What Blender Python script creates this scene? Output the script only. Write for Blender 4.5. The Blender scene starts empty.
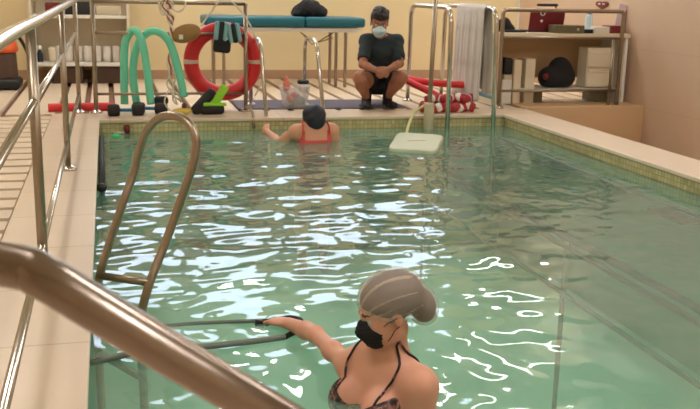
import bpy, bmesh, math, random
import numpy as np
from mathutils import Vector, Matrix
random.seed(7); rng = np.random.RandomState(5)
PI = math.pi
C = bpy.context.scene.collection

# ------------------------------------------------------------------ camera
F_PX, YAW, PITCH, ROLL, CAM_H = 919.34, 0.258578, 0.229628, 0.0218038, 1.2
def cam_axes():
    cy, sy, cp, sp = math.cos(YAW), math.sin(YAW), math.cos(PITCH), math.sin(PITCH)
    fwd = np.array([sy*cp, cy*cp, -sp]); right = np.array([cy, -sy, 0.]); up = np.cross(right, fwd)
    c, s = math.cos(ROLL), math.sin(ROLL)
    return c*right+s*up, -s*right+c*up, fwd
AX_R, AX_U, AX_F = cam_axes()
def ray(x, y): return AX_F + (x-350)/F_PX*AX_R - (y-204.5)/F_PX*AX_U
def atz(x, y, z):
    d = ray(x, y); t = (z-CAM_H)/d[2]; return Vector((d[0]*t, d[1]*t, z))
def aty(x, y, Y):
    d = ray(x, y); t = Y/d[1]; return Vector((d[0]*t, Y, CAM_H+d[2]*t))
cam_d = bpy.data.cameras.new('camera'); cam = bpy.data.objects.new('camera', cam_d); C.objects.link(cam)
m = Matrix.Identity(4)
for i in range(3):
    m[i][0] = AX_R[i]; m[i][1] = AX_U[i]; m[i][2] = -AX_F[i]
m[2][3] = CAM_H
cam.matrix_world = m
cam_d.sensor_width = 36; cam_d.lens = F_PX/700*36; cam_d.clip_start = .05
cam_d.dof.use_dof = True; cam_d.dof.focus_distance = 3.6; cam_d.dof.aperture_fstop = 9
bpy.context.scene.camera = cam
vs = bpy.context.scene.view_settings
vs.view_transform = 'Standard'; vs.look = 'None'; vs.gamma = 1; vs.exposure = 0.18
bpy.context.scene.cycles.use_denoising = True
bpy.context.scene.cycles.max_bounces = 10
bpy.context.scene.cycles.sample_clamp_indirect = 6
bpy.context.scene.cycles.blur_glossy = .5

# ------------------------------------------------------------------ materials
def srgb(r, g, b):
    f = lambda c: (c/255/12.92) if c/255 <= .04045 else ((c/255+.055)/1.055)**2.4
    return (f(r), f(g), f(b), 1)
def mat(name, rgb, rough=.5, metal=0, var=.06, scale=8, bump=0, bscale=60, **kw):
    m = bpy.data.materials.new(name); m.use_nodes = True; nt = m.node_tree; N = nt.nodes; L = nt.links
    b = N['Principled BSDF']; b.inputs['Roughness'].default_value = rough; b.inputs['Metallic'].default_value = metal
    tc = N.new('ShaderNodeTexCoord'); nz = N.new('ShaderNodeTexNoise'); nz.inputs['Scale'].default_value = scale
    nz.inputs['Detail'].default_value = 4
    L.new(tc.outputs['Object'], nz.inputs['Vector'])
    mx = N.new('ShaderNodeMix'); mx.data_type = 'RGBA'
    c = srgb(*rgb)
    mx.inputs[6].default_value = tuple(v*(1-var) for v in c[:3])+(1,)
    mx.inputs[7].default_value = tuple(min(1, v*(1+var)) for v in c[:3])+(1,)
    L.new(nz.outputs[0], mx.inputs[0]); L.new(mx.outputs[2], b.inputs['Base Color'])
    if bump:
        n2 = N.new('ShaderNodeTexNoise'); n2.inputs['Scale'].default_value = bscale; n2.inputs['Detail'].default_value = 5
        L.new(tc.outputs['Object'], n2.inputs['Vector'])
        bp = N.new('ShaderNodeBump'); bp.inputs['Strength'].default_value = bump; bp.inputs['Distance'].default_value = .01
        L.new(n2.outputs[0], bp.inputs['Height']); L.new(bp.outputs[0], b.inputs['Normal'])
    for k, v in kw.items(): b.inputs[k.replace('_', ' ')].default_value = v
    return m
def tile_mat(name, c1, c2, cm, bw, bh, mortar, plane='xy', rough=.4, offset=0.0, var=.5, bump=.2):
    m = bpy.data.materials.new(name); m.use_nodes = True; nt = m.node_tree; N = nt.nodes; L = nt.links
    b = N['Principled BSDF']; b.inputs['Roughness'].default_value = rough
    tc = N.new('ShaderNodeTexCoord'); sp = N.new('ShaderNodeSeparateXYZ'); cb = N.new('ShaderNodeCombineXYZ')
    L.new(tc.outputs['Object'], sp.inputs[0])
    for i, a in enumerate(plane): L.new(sp.outputs['xyz'.index(a)], cb.inputs[i])
    br = N.new('ShaderNodeTexBrick'); br.offset = offset
    br.inputs['Scale'].default_value = 1; br.inputs['Brick Width'].default_value = bw; br.inputs['Row Height'].default_value = bh
    br.inputs['Mortar Size'].default_value = mortar; br.inputs['Color1'].default_value = srgb(*c1); br.inputs['Color2'].default_value = srgb(*c2)
    br.inputs['Mortar'].default_value = srgb(*cm); br.inputs['Mortar Smooth'].default_value = .2
    L.new(cb.outputs[0], br.inputs['Vector'])
    nz = N.new('ShaderNodeTexNoise'); nz.inputs['Scale'].default_value = 2.5; nz.inputs['Detail'].default_value = 6
    L.new(tc.outputs['Object'], nz.inputs['Vector'])
    hs = N.new('ShaderNodeHueSaturation'); mr = N.new('ShaderNodeMapRange')
    mr.inputs['To Min'].default_value = 1-.2*var; mr.inputs['To Max'].default_value = 1+.2*var
    L.new(nz.outputs[0], mr.inputs['Value']); L.new(mr.outputs[0], hs.inputs['Value']); L.new(br.outputs['Color'], hs.inputs['Color'])
    L.new(hs.outputs[0], b.inputs['Base Color'])
    bp = N.new('ShaderNodeBump'); bp.inputs['Strength'].default_value = bump; bp.inputs['Distance'].default_value = .003; bp.invert = True
    L.new(br.outputs['Fac'], bp.inputs['Height']); L.new(bp.outputs[0], b.inputs['Normal'])
    return m
def emit(name, rgb, s):
    m = bpy.data.materials.new(name); m.use_nodes = True; nt = m.node_tree; nt.nodes.clear()
    o = nt.nodes.new('ShaderNodeOutputMaterial'); e = nt.nodes.new('ShaderNodeEmission')
    e.inputs[0].default_value = srgb(*rgb); e.inputs[1].default_value = s; nt.links.new(e.outputs[0], o.inputs[0]); return m
def mix_transparent(name, rgb, alpha, rough=.4, noise=0):
    m = mat(name, rgb, rough); b = m.node_tree.nodes['Principled BSDF']; b.inputs['Alpha'].default_value = alpha
    if noise:
        N = m.node_tree.nodes; L = m.node_tree.links
        w = N.new('ShaderNodeTexNoise'); w.inputs['Scale'].default_value = noise; w.inputs['Detail'].default_value = 3
        tc = N.new('ShaderNodeTexCoord'); L.new(tc.outputs['Object'], w.inputs['Vector'])
        mr = N.new('ShaderNodeMapRange'); mr.inputs['From Min'].default_value = .35; mr.inputs['From Max'].default_value = .68
        mr.inputs['To Min'].default_value = alpha*.55; mr.inputs['To Max'].default_value = min(1, alpha*1.7)
        L.new(w.outputs[0], mr.inputs['Value']); L.new(mr.outputs[0], b.inputs['Alpha'])
    return m

M = {}
M['steel'] = mat('steel', (204, 198, 190), .2, 1, .05, 20)
M['steel_satin'] = mat('steel_satin', (166, 152, 134), .36, 1, .1, 30)
M['steel_warm'] = mat('steel_warm', (152, 138, 128), .25, 1, .05, 12)
M['wall_back'] = mat('wall_back', (236, 217, 172), .75, 0, .03, 1.5, .1, 90)
M['wall_right'] = tile_mat('wall_right', (214, 185, 158), (212, 183, 156), (203, 174, 147), 20.0, .62, .004, 'yz', .42, .5, .35, .1)
M['plaster'] = mat('plaster', (226, 208, 178), .8, 0, .03, 2)
M['ceiling'] = mat('ceiling', (232, 222, 200), .85)
M['baseboard'] = mat('baseboard', (186, 152, 122), .5, 0, .08, 6)
M['deck_tile'] = tile_mat('deck_tile', (222, 201, 176), (216, 194, 168), (188, 163, 136), .62, .62, .006, 'xy', .38, 0, .3, .15)
M['coping'] = tile_mat('coping', (226, 206, 182), (220, 199, 174), (196, 172, 146), 1.6, .62, .005, 'xy', .36, 0, .25, .15)
M['coping_right'] = mat('coping_right', (232, 214, 192), .36, 0, .05, 3)
M['slab'] = mat('slab', (226, 206, 180), .45, 0, .06, 4)
M['channel'] = mat('channel', (128, 92, 72), .7, 0, .15, 8)
M['mosaic_x'] = tile_mat('mosaic_x', (204, 192, 146), (180, 170, 122), (156, 150, 108), .04, .04, .003, 'xz', .25, 0, 1.6, .3)
M['mosaic_y'] = tile_mat('mosaic_y', (204, 192, 146), (180, 170, 122), (156, 150, 108), .04, .04, .003, 'yz', .25, 0, 1.6, .3)
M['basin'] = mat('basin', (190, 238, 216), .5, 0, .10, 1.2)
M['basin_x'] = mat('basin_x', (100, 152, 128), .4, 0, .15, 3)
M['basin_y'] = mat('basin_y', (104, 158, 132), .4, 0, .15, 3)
M['platform'] = mat('platform', (206, 172, 132), .5, 0, .06, 3)
M['cream'] = mat('cream', (228, 214, 186), .45, 0, .03)
M['white'] = mat('white', (232, 228, 218), .5, 0, .03)
M['offwhite_towel'] = mat('offwhite_towel', (222, 214, 204), .9, 0, .05, 10, .5, 300)
M['grey_towel'] = mat('grey_towel', (222, 214, 206), .95, 0, .05, 10, .5, 260)
M['teal_vinyl'] = mat('teal_vinyl', (26, 104, 118), .38, 0, .08)
M['black'] = mat('black', (26, 25, 27), .6, 0, .2)
M['black_cloth'] = mat('black_cloth', (30, 28, 30), .85, 0, .2, 20, .4, 120)
M['mint'] = mat('mint', (118, 214, 180), .7, 0, .05, 20, .2, 150)
M['red_foam'] = mat('red_foam', (226, 58, 62), .6, 0, .06, 20, .2, 150)
M['ring_red'] = mat('ring_red', (206, 38, 40), .42, 0, .05)
M['ring_band'] = mat('ring_band', (206, 180, 164), .5)
M['lane_red'] = mat('lane_red', (178, 52, 60), .5)
M['dark_red'] = mat('dark_red', (112, 24, 34), .45, 0, .08)
M['brown_pouch'] = mat('brown_pouch', (158, 122, 72), .8, 0, .15, 12, .3, 120)
M['lime'] = mat('lime', (150, 214, 50), .55, 0, .05)
M['blue'] = mat('blue', (32, 120, 168), .5, 0, .1)
M['pale_blue'] = mat('pale_blue', (130, 178, 186), .7, 0, .08)
M['mat_grey'] = mat('mat_grey', (98, 90, 102), .8, 0, .06, 30, .3, 200)
M['orange'] = mat('orange', (228, 96, 40), .45, 0, .06)
M['brown'] = mat('brown', (84, 62, 50), .5, 0, .2, 14)
M['yellow'] = mat('yellow', (222, 190, 84), .5, 0, .08)
M['rope_white'] = mat('rope_white', (224, 214, 198), .85, 0, .15, 60)
M['rope_red'] = mat('rope_red', (170, 96, 82), .85, 0, .2, 60)
M['olive'] = mat('olive', (112, 104, 78), .5, 0, .05)
M['pink'] = mat('pink', (224, 132, 112), .5, 0, .08)
M['green'] = mat('green', (56, 196, 104), .4, 0, .06)
M['green_dark'] = mat('green_dark', (52, 120, 84), .5, 0, .06)
M['navy'] = mat('navy', (22, 30, 44), .5, 0, .1, 20, .2, 80)
M['swim_pink'] = mat('swim_pink', (222, 84, 82), .6, 0, .08)
M['skin_a'] = mat('skin_a', (226, 166, 140), .5, 0, .06, 9, .05, 200)
M['skin_b'] = mat('skin_b', (220, 160, 130), .5, 0, .07, 9)
M['skin_c'] = mat('skin_c', (168, 112, 84), .55, 0, .08, 9)
for k in 'abc':
    M['skin_'+k].node_tree.nodes['Principled BSDF'].inputs['Subsurface Weight'].default_value = .12
    M['skin_'+k].node_tree.nodes['Principled BSDF'].inputs['Subsurface Scale'].default_value = .02
M['lip'] = mat('lip', (176, 92, 84), .4)
M['eye'] = mat('eye', (226, 222, 214), .2)
M['iris'] = mat('iris', (40, 28, 22), .2)
M['hair_black'] = mat('hair_black', (26, 19, 17), .5, 0, .4, 60, .6, 90)
M['hair_brown'] = mat('hair_brown', (84, 64, 54), .6, 0, .15, 12)
M['polo'] = mat('polo', (42, 53, 58), .85, 0, .12, 14, .3, 160)
M['shorts'] = mat('shorts', (24, 24, 27), .85, 0, .15, 14, .3, 160)
M['mask_blue'] = mat('mask_blue', (208, 230, 240), .7, 0, .03)
M['mask_black'] = mat('mask_black', (24, 22, 24), .75, 0, .15, 30, .2, 200)
M['hairnet'] = mix_transparent('hairnet', (226, 214, 202), .3, .7)
M['clear'] = mix_transparent('clear', (226, 222, 220), .32, .2)
M['white_mark'] = mat('white_mark', (228, 222, 216), .5)
M['fold_white'] = mat('fold_white', (214, 204, 190), .7)
M['pvc'] = mat('pvc', (204, 190, 160), .5)
M['board'] = mat('board', (206, 212, 186), .45, 0, .08, 6)
M['hose'] = mat('hose', (206, 202, 140), .5)
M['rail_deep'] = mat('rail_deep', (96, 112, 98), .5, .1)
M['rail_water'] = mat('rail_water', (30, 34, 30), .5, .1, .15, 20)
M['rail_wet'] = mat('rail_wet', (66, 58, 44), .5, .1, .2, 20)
M['grey_band'] = mat('grey_band', (112, 122, 112), .5, 0, .1)
M['drawer'] = mat('drawer', (230, 218, 192), .5, 0, .04)
M['lilac_board'] = mat('lilac_board', (214, 196, 204), .5, 0, .05)
M['window_glow'] = emit('window_glow', (218, 232, 252), 5.0)
M['lamp_glow'] = emit('lamp_glow', (250, 247, 242), 34.0)
# floral swimsuit
def floral():
    m = mat('floral', (38, 26, 26), .5); N = m.node_tree.nodes; L = m.node_tree.links
    v = N.new('ShaderNodeTexNoise'); v.inputs['Scale'].default_value = 26; v.inputs['Detail'].default_value = 2
    tc = N.new('ShaderNodeTexCoord'); L.new(tc.outputs['Object'], v.inputs['Vector'])
    r = N.new('ShaderNodeValToRGB'); e = r.color_ramp.elements
    e[0].position = .5; e[0].color = srgb(30, 22, 23); e[1].position = .56; e[1].color = srgb(112, 70, 62)
    x = e.new(.63); x.color = srgb(178, 138, 122)
    x = e.new(.68); x.color = srgb(40, 30, 30)
    L.new(v.outputs[0], r.inputs[0]); L.new(r.outputs[0], N['Principled BSDF'].inputs['Base Color']); return m
M['floral'] = floral()

# ------------------------------------------------------------------ mesh helpers
class MB:
    def __init__(s): s.v = []; s.f = []; s.sm = []
    def add(s, vs, fs, smooth=True):
        o = len(s.v); s.v += [tuple(v) for v in vs]; s.f += [tuple(i+o for i in f) for f in fs]; s.sm += [smooth]*len(fs); return s
    def box(s, c, d, rz=0, bev=0, rot=None, seg=2):
        bm = bmesh.new(); bmesh.ops.create_cube(bm, size=1)
        for v in bm.verts: v.co = Vector((v.co.x*d[0], v.co.y*d[1], v.co.z*d[2]))
        if bev: bmesh.ops.bevel(bm, geom=bm.edges[:], offset=min(bev, min(d)*.49), segments=seg, affect='EDGES', profile=.5)
        R = rot if rot is not None else Matrix.Rotation(rz, 3, 'Z')
        c = Vector(c); bm.verts.index_update()
        s.add([R @ v.co + c for v in bm.verts], [[v.index for v in f.verts] for f in bm.faces], bool(bev) and bev > .008)
        bm.free(); return s
    def tube(s, pts, r, n=14, closed=False, flat=1.0, nrm=None):
        P = [Vector(p) for p in pts]; k = len(P); rr = r if hasattr(r, '__len__') else [r]*k
        T = []
        for i in range(k):
            a = P[(i-1) % k] if (closed or i > 0) else P[i]; b = P[(i+1) % k] if (closed or i < k-1) else P[i]
            t = (b-a); T.append(t.normalized() if t.length > 1e-9 else Vector((0, 0, 1)))
        u = Vector(nrm) if nrm else (Vector((0, 0, 1)) if abs(T[0].z) < .9 else Vector((1, 0, 0)))
        vs = []; fs = []
        for i in range(k):
            u = (u - T[i]*u.dot(T[i])).normalized(); w = T[i].cross(u)
            for j in range(n):
                a = 2*PI*j/n; vs.append(P[i] + (u*math.cos(a)*flat + w*math.sin(a))*rr[i])
        for i in range(k if closed else k-1):
            for j in range(n):
                a, b = i*n+j, i*n+(j+1) % n; c, d = ((i+1) % k)*n+(j+1) % n, ((i+1) % k)*n+j
                fs.append((a, b, c, d))
        if not closed: fs.append(tuple(range(n))[::-1]); fs.append(tuple(range((k-1)*n, k*n)))
        return s.add(vs, fs)
    def lathe(s, prof, c, n=24, axis=None):
        vs = []; fs = []; R = Vector((0, 0, 1)).rotation_difference(Vector(axis)).to_matrix() if axis is not None else Matrix.Identity(3)
        c = Vector(c)
        for (r, z) in prof:
            for j in range(n):
                a = 2*PI*j/n; vs.append(R @ Vector((r*math.cos(a), r*math.sin(a), z)) + c)
        for i in range(len(prof)-1):
            for j in range(n): fs.append((i*n+j, i*n+(j+1) % n, (i+1)*n+(j+1) % n, (i+1)*n+j))
        fs.append(tuple(range(n))[::-1]); fs.append(tuple(range((len(prof)-1)*n, len(prof)*n)))
        return s.add(vs, fs)
    def ball(s, c, r, n=16, R=None):
        r = r if hasattr(r, '__len__') else (r, r, r); R = R or Matrix.Identity(3); c = Vector(c)
        prof = [(math.sin(PI*i/n), -math.cos(PI*i/n)) for i in range(1, n)]
        vs = []; fs = []; k = n+4
        for (q, z) in prof:
            for j in range(k):
                a = 2*PI*j/k; vs.append(R @ Vector((q*math.cos(a)*r[0], q*math.sin(a)*r[1], z*r[2])) + c)
        for i in range(len(prof)-1):
            for j in range(k): fs.append((i*k+j, i*k+(j+1) % k, (i+1)*k+(j+1) % k, (i+1)*k+j))
        fs.append(tuple(range(k))[::-1]); fs.append(tuple(range((len(prof)-1)*k, len(prof)*k)))
        return s.add(vs, fs)
    def prism(s, poly, a, b, plane='xy'):     # polygon extruded between a and b along the remaining axis
        f = {'xy': lambda p, t: (p[0], p[1], t), 'xz': lambda p, t: (p[0], t, p[1]), 'yz': lambda p, t: (t, p[0], p[1])}[plane]
        n = len(poly); vs = [f(p, a) for p in poly]+[f(p, b) for p in poly]
        return s.add(vs, [tuple(range(n))[::-1], tuple(range(n, 2*n))]+[(i, (i+1) % n, n+(i+1) % n, n+i) for i in range(n)], False)
def wloc(p):
    v = Vector((0, 0, 0))
    while p is not None: v += p.location; p = p.parent
    return v
def obj(name, mb, material, parent=None, loc=None):
    me = bpy.data.meshes.new(name); off = wloc(parent) if parent else Vector((0, 0, 0))
    l = Vector(loc) if loc is not None else Vector((0, 0, 0))
    me.from_pydata([tuple(Vector(v)-off-l) for v in mb.v], [], mb.f); me.update()
    me.polygons.foreach_set('use_smooth', mb.sm)
    ms = material if isinstance(material, list) else [material]
    for q in ms: me.materials.append(M[q] if isinstance(q, str) else q)
    bm = bmesh.new(); bm.from_mesh(me); bmesh.ops.recalc_face_normals(bm, faces=bm.faces[:]); bm.to_mesh(me); bm.free()
    o = bpy.data.objects.new(name, me); C.objects.link(o); o.parent = parent; o.location = l
    return o
def tag(o, label=None, cat=None, group=None, kind=None):
    if label: o['label'] = label
    if cat: o['category'] = cat
    if group: o['group'] = group
    if kind: o['kind'] = kind
    return o
def thing(name, label, cat, loc, group=None):
    o = bpy.data.objects.new(name, None); o.empty_display_size = .05; C.objects.link(o); o.location = Vector(loc)
    return tag(o, label, cat, group)
def struct(name, mb, material): return tag(obj(name, mb, material), kind='structure')
def dup(root, loc, rotz=None, label=None):
    r = root.copy(); C.objects.link(r); r.location = Vector(loc)
    if rotz is not None: r.rotation_euler = (0, 0, rotz)
    if label: r['label'] = label
    for ch in list(root.children):
        c = ch.copy(); C.objects.link(c); c.parent = r
        for g in list(ch.children): d = g.copy(); C.objects.link(d); d.parent = c
    return r
def smooth_path(pts, sub=8, closed=False):
    P = [Vector(p) for p in pts]; n = len(P); out = []
    for i in range(n if closed else n-1):
        p0 = P[(i-1) % n] if (closed or i > 0) else P[0]; p1 = P[i]; p2 = P[(i+1) % n]; p3 = P[(i+2) % n] if (closed or i < n-2) else P[n-1]
        for k in range(sub):
            t = k/sub
            out.append(.5*((2*p1)+(p2-p0)*t+(2*p0-5*p1+4*p2-p3)*t*t+(3*p1-p0-3*p2+p3)*t**3))
    if not closed: out.append(P[-1])
    return out
def round_path(pts, r, seg=8):              # polyline with filleted corners
    P = [Vector(p) for p in pts]; out = [P[0]]
    for i in range(1, len(P)-1):
        a = (P[i-1]-P[i]); b = (P[i+1]-P[i]); q = min(r, a.length*.49, b.length*.49)
        s, e = P[i]+a.normalized()*q, P[i]+b.normalized()*q
        for k in range(seg+1):
            t = k/seg; out.append(s*(1-t)**2+P[i]*2*t*(1-t)+e*t*t)
    out.append(P[-1]); return out

# ------------------------------------------------------------------ implicit bodies (one smooth skin from many blended limbs)
class Body:
    def __init__(s, lo, hi, h):
        s.lo = np.array(lo, float); s.h = h; s.n = np.ceil((np.array(hi)-s.lo)/h).astype(int)+1
        s.F = np.full(s.n, .25, np.float32)
    def _sub(s, lo, hi):
        a = np.maximum(np.floor((lo-s.lo)/s.h).astype(int), 0); b = np.minimum(np.ceil((hi-s.lo)/s.h).astype(int)+1, s.n)
        if (b <= a).any(): return None
        ax = [(s.lo[i]+s.h*np.arange(a[i], b[i])).astype(np.float32) for i in range(3)]
        return (slice(a[0], b[0]), slice(a[1], b[1]), slice(a[2], b[2])), ax[0][:, None, None], ax[1][None, :, None], ax[2][None, None, :]
    def _mix(s, sl, d, k, cut):
        A = s.F[sl]
        if cut:
            d = -d; h = np.maximum(k-np.abs(A-d), 0)/k; s.F[sl] = np.maximum(A, d)+h*h*k/4
        else:
            h = np.maximum(k-np.abs(A-d), 0)/k; s.F[sl] = np.minimum(A, d)-h*h*k/4
    def cone(s, a, b, ra, rb, k=.03, cut=False):
        a = np.array(a, float); b = np.array(b, float); mg = max(ra, rb)+k+.03
        q = s._sub(np.minimum(a, b)-mg, np.maximum(a, b)+mg)
        if q is None: return
        sl, X, Y, Z = q; d = b-a; L2 = max(d@d, 1e-9)
        t = np.clip(((X-a[0])*d[0]+(Y-a[1])*d[1]+(Z-a[2])*d[2])/L2, 0, 1)
        D = np.sqrt((X-a[0]-t*d[0])**2+(Y-a[1]-t*d[1])**2+(Z-a[2]-t*d[2])**2)-(ra+(rb-ra)*t)
        s._mix(sl, D.astype(np.float32), k, cut)
    def ell(s, c, r, R=None, k=.03, cut=False):
        c = np.array(c, float); r = np.array(r, float); mg = r.max()+k+.03
        q = s._sub(c-mg, c+mg)
        if q is None: return
        sl, X, Y, Z = q; R = np.eye(3) if R is None else np.array(R)
        p = [(X-c[0])*R[0, i]+(Y-c[1])*R[1, i]+(Z-c[2])*R[2, i] for i in range(3)]
        k0 = np.sqrt(sum((p[i]/r[i])**2 for i in range(3))); k1 = np.sqrt(sum((p[i]/r[i]**2)**2 for i in range(3)))+1e-6
        s._mix(sl, (k0*(k0-1)/k1).astype(np.float32), k, cut)
    def chain(s, pts, rs, k=.03):
        for i in range(len(pts)-1): s.cone(pts[i], pts[i+1], rs[i], rs[i+1], k)
    def grids(s):
        return [(s.lo[i]+s.h*np.arange(s.n[i])).astype(np.float32).reshape([-1 if j == i else 1 for j in range(3)]) for i in range(3)]
def nets(F, lo, h):                       # naive surface nets
    S = F < 0; nx, ny, nz = F.shape
    acc = np.zeros((nx-1, ny-1, nz-1, 3), np.float32); cnt = np.zeros((nx-1, ny-1, nz-1), np.float32)
    def sl(o, ax): return tuple(slice(o[i], (F.shape[i]-1)+o[i]) for i in range(3))
    corners = [(i, j, k) for i in (0, 1) for j in (0, 1) for k in (0, 1)]
    for c in corners:
        for ax in range(3):
            if c[ax] == 1: continue
            d = list(c); d[ax] = 1; a = F[sl(c, 0)]; b = F[sl(d, 0)]; mk = S[sl(c, 0)] != S[sl(d, 0)]
            ix = np.nonzero(mk); t = a[ix]/(a[ix]-b[ix])
            v = np.tile(np.array(c, np.float32), (len(t), 1)); v[:, ax] += t
            acc[ix] += v; cnt[ix] += 1
    act = cnt > 0; idx = -np.ones(cnt.shape, int); ii = np.nonzero(act); idx[ii] = np.arange(len(ii[0]))
    V = (np.stack(ii, 1)+acc[ii]/cnt[ii][:, None])*h+np.array(lo)
    Q = []
    for ax in range(3):
        b1, b2 = [(1, 2), (2, 0), (0, 1)][ax]
        A = S[tuple(slice(0, -1) if i == ax else slice(None) for i in range(3))]; B = S[tuple(slice(1, None) if i == ax else slice(None) for i in range(3))]
        e = np.stack(np.nonzero(A != B), 1)
        ok = (e[:, b1] > 0) & (e[:, b2] > 0) & (e[:, b1] < F.shape[b1]-1) & (e[:, b2] < F.shape[b2]-1); e = e[ok]
        fl = A[e[:, 0], e[:, 1], e[:, 2]]
        def at(o1, o2):
            q = e.copy(); q[:, b1] += o1; q[:, b2] += o2; return idx[q[:, 0], q[:, 1], q[:, 2]]
        q = np.stack([at(-1, -1), at(0, -1), at(0, 0), at(-1, 0)], 1); q[~fl] = q[~fl][:, ::-1]; Q.append(q)
    return V, np.concatenate(Q)
def body_mesh(name, F, lo, h, mats, parent, paint=None):
    V, Q = nets(F, lo, h); me = bpy.data.meshes.new(name); off = wloc(parent)
    V2 = V-np.array(off)
    me.vertices.add(len(V2)); me.vertices.foreach_set('co', V2.astype(np.float32).ravel())
    me.loops.add(Q.size); me.loops.foreach_set('vertex_index', Q.ravel().astype(np.int32))
    me.polygons.add(len(Q)); me.polygons.foreach_set('loop_start', np.arange(0, Q.size, 4, dtype=np.int32))
    me.polygons.foreach_set('loop_total', np.full(len(Q), 4, np.int32)); me.update(calc_edges=True)
    for q in mats: me.materials.append(M[q])
    if paint is not None: me.polygons.foreach_set('material_index', paint(V[Q].mean(1)).astype(np.int32))
    me.polygons.foreach_set('use_smooth', np.ones(len(Q), bool)); me.validate(); me.update()
    o = bpy.data.objects.new(name, me); C.objects.link(o); o.parent = parent
    md = o.modifiers.new('smooth', 'SMOOTH'); md.factor = .5; md.iterations = 2
    return o
def frame(fwd, up):
    f = Vector(fwd).normalized(); u = Vector(up); l = u.cross(f).normalized(); u = f.cross(l)
    return np.array([[f[i], l[i], u[i]] for i in range(3)])
def add_head(B, c, R, s=1.0):
    T = lambda p: np.array(c)+R@(np.array(p)*s)
    E = lambda p, r, k=.02, cut=False: B.ell(T(p), np.array(r)*s, R, k, cut)
    E((-.012, 0, .032), (.094, .074, .086)); E((.03, 0, -.028), (.06, .058, .082), .03)
    E((.055, 0, -.09), (.03, .032, .022), .03)
    for q in (-1, 1):
        E((.05, q*.034, -.03), (.032, .028, .034), .02); E((.02, q*.045, -.07), (.045, .02, .026), .03)
        E((-.006, q*.077, -.012), (.02, .009, .03), .006)
        E((.098, q*.03, .004), (.018, .016, .011), .012, True)
        E((.078, q*.03, .003), (.0125, .0125, .0115), .003)
        E((.104, q*.010, -.034), (.010, .008, .007), .006)
    E((.08, 0, .022), (.016, .044, .010), .016)
    B.cone(T((.088, 0, .006)), T((.113, 0, -.03)), .008*s, .011*s, .012)
    E((.088, 0, -.058), (.014, .022, .006), .006); E((.087, 0, -.068), (.014, .019, .006), .006)
def head_paint(P, c, R, idx, s=1.0):
    L = (P-np.array(c))@R/s
    for q in (-1, 1):
        d = np.sqrt(((L-np.array([.081, q*.03, .003]))**2).sum(1)); idx[(d < .0145)] = 2
        e = np.sqrt((L[:, 1]-q*.03)**2+(L[:, 2]-.003)**2); idx[(e < .006) & (L[:, 0] > .08)] = 3
        idx[(np.abs(L[:, 2]-.026-.1*np.abs(np.abs(L[:, 1])-.03)) < .004) & (np.abs(L[:, 1]-q*.032) < .018) & (L[:, 0] > .06)] = 3
    idx[(np.abs(L[:, 2]+.063) < .010) & (np.abs(L[:, 1]) < .021) & (L[:, 0] > .085)] = 1
    return idx
def add_hand(B, w, d, nrm, s=1.0, curl=.5, side=1, k=.008, spread=.06):
    # w wrist, d pointing direction, nrm = back of hand, side = which side the thumb leaves
    d = Vector(d).normalized(); n = Vector(nrm); n = (n-d*n.dot(d)).normalized(); l = n.cross(d)*side; w = Vector(w)
    R = np.array([[d[i], l[i], n[i]] for i in range(3)])
    B.ell(w+d*.05*s, (.055*s, .042*s, .016*s), R, .02)
    lens = [.072, .08, .075, .06]
    for i in range(4):
        y = (.03-.02*i)*s; p = w+d*.085*s+l*y; L = lens[i]*s; a = 0; dd = d+l*spread*(1.5-i); dd.normalize(); rr = (.0088 if i < 3 else .0078)*s
        B.cone(w+d*.04*s+l*y*.7, p, rr*1.1, rr*1.08, k)
        for j, fr in enumerate((.42, .32, .26)):
            a += curl*(.7, 1.0, .8)[j]; v = dd*math.cos(a)-n*math.sin(a); q = p+v*L*fr
            B.cone(p, q, rr*(1-.08*j), rr*(.94-.08*j), .004); p = q
    p = w+d*.02*s+l*.022*s; v = (d*.62+l*.72-n*.25).normalized(); q = p+v*.045*s; B.cone(p, q, .014*s, .0115*s, .012)
    v2 = (v*.6+d*.6-n*.4*curl).normalized(); r = q+v2*.03*s; B.cone(q, r, .0112*s, .010*s, .006)
    v3 = (v2+d*.2-n*.4*curl).normalized(); B.cone(r, r+v3*.024*s, .010*s, .0085*s, .005)

# ================================================================== SETTING
XL, XR, XO = -.111, 3.88, 4.30           # pool sides, outer edge of the right coping
YF, YN = 8.606, 1.9                      # far and near pool edge
ZW, ZB = -.12, -1.35                     # water level, pool floor
XW, YB, XWL, YNW, ZC = 5.715, 12.4, -3.2, -2.6, 3.4
# basin
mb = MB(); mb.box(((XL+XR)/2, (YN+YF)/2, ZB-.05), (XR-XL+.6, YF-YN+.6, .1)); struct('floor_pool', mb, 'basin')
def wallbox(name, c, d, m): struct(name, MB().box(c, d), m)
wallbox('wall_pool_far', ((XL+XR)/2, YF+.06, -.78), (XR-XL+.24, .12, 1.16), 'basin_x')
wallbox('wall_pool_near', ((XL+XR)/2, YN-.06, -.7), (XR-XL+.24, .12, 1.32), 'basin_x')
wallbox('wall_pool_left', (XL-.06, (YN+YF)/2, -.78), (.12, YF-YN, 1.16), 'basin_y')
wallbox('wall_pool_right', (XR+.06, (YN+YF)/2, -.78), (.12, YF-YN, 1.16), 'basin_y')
wallbox('trim_mosaic_far', ((XL+XR)/2, YF+.06, -.115), (XR-XL+.24, .12, .17), 'mosaic_x')
wallbox('trim_mosaic_left', (XL-.06, (YN+YF)/2, -.115), (.12, YF-YN, .17), 'mosaic_y')
wallbox('trim_mosaic_right', (XR+.06, (YN+YF)/2, -.115), (.12, YF-YN, .17), 'mosaic_y')
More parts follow.
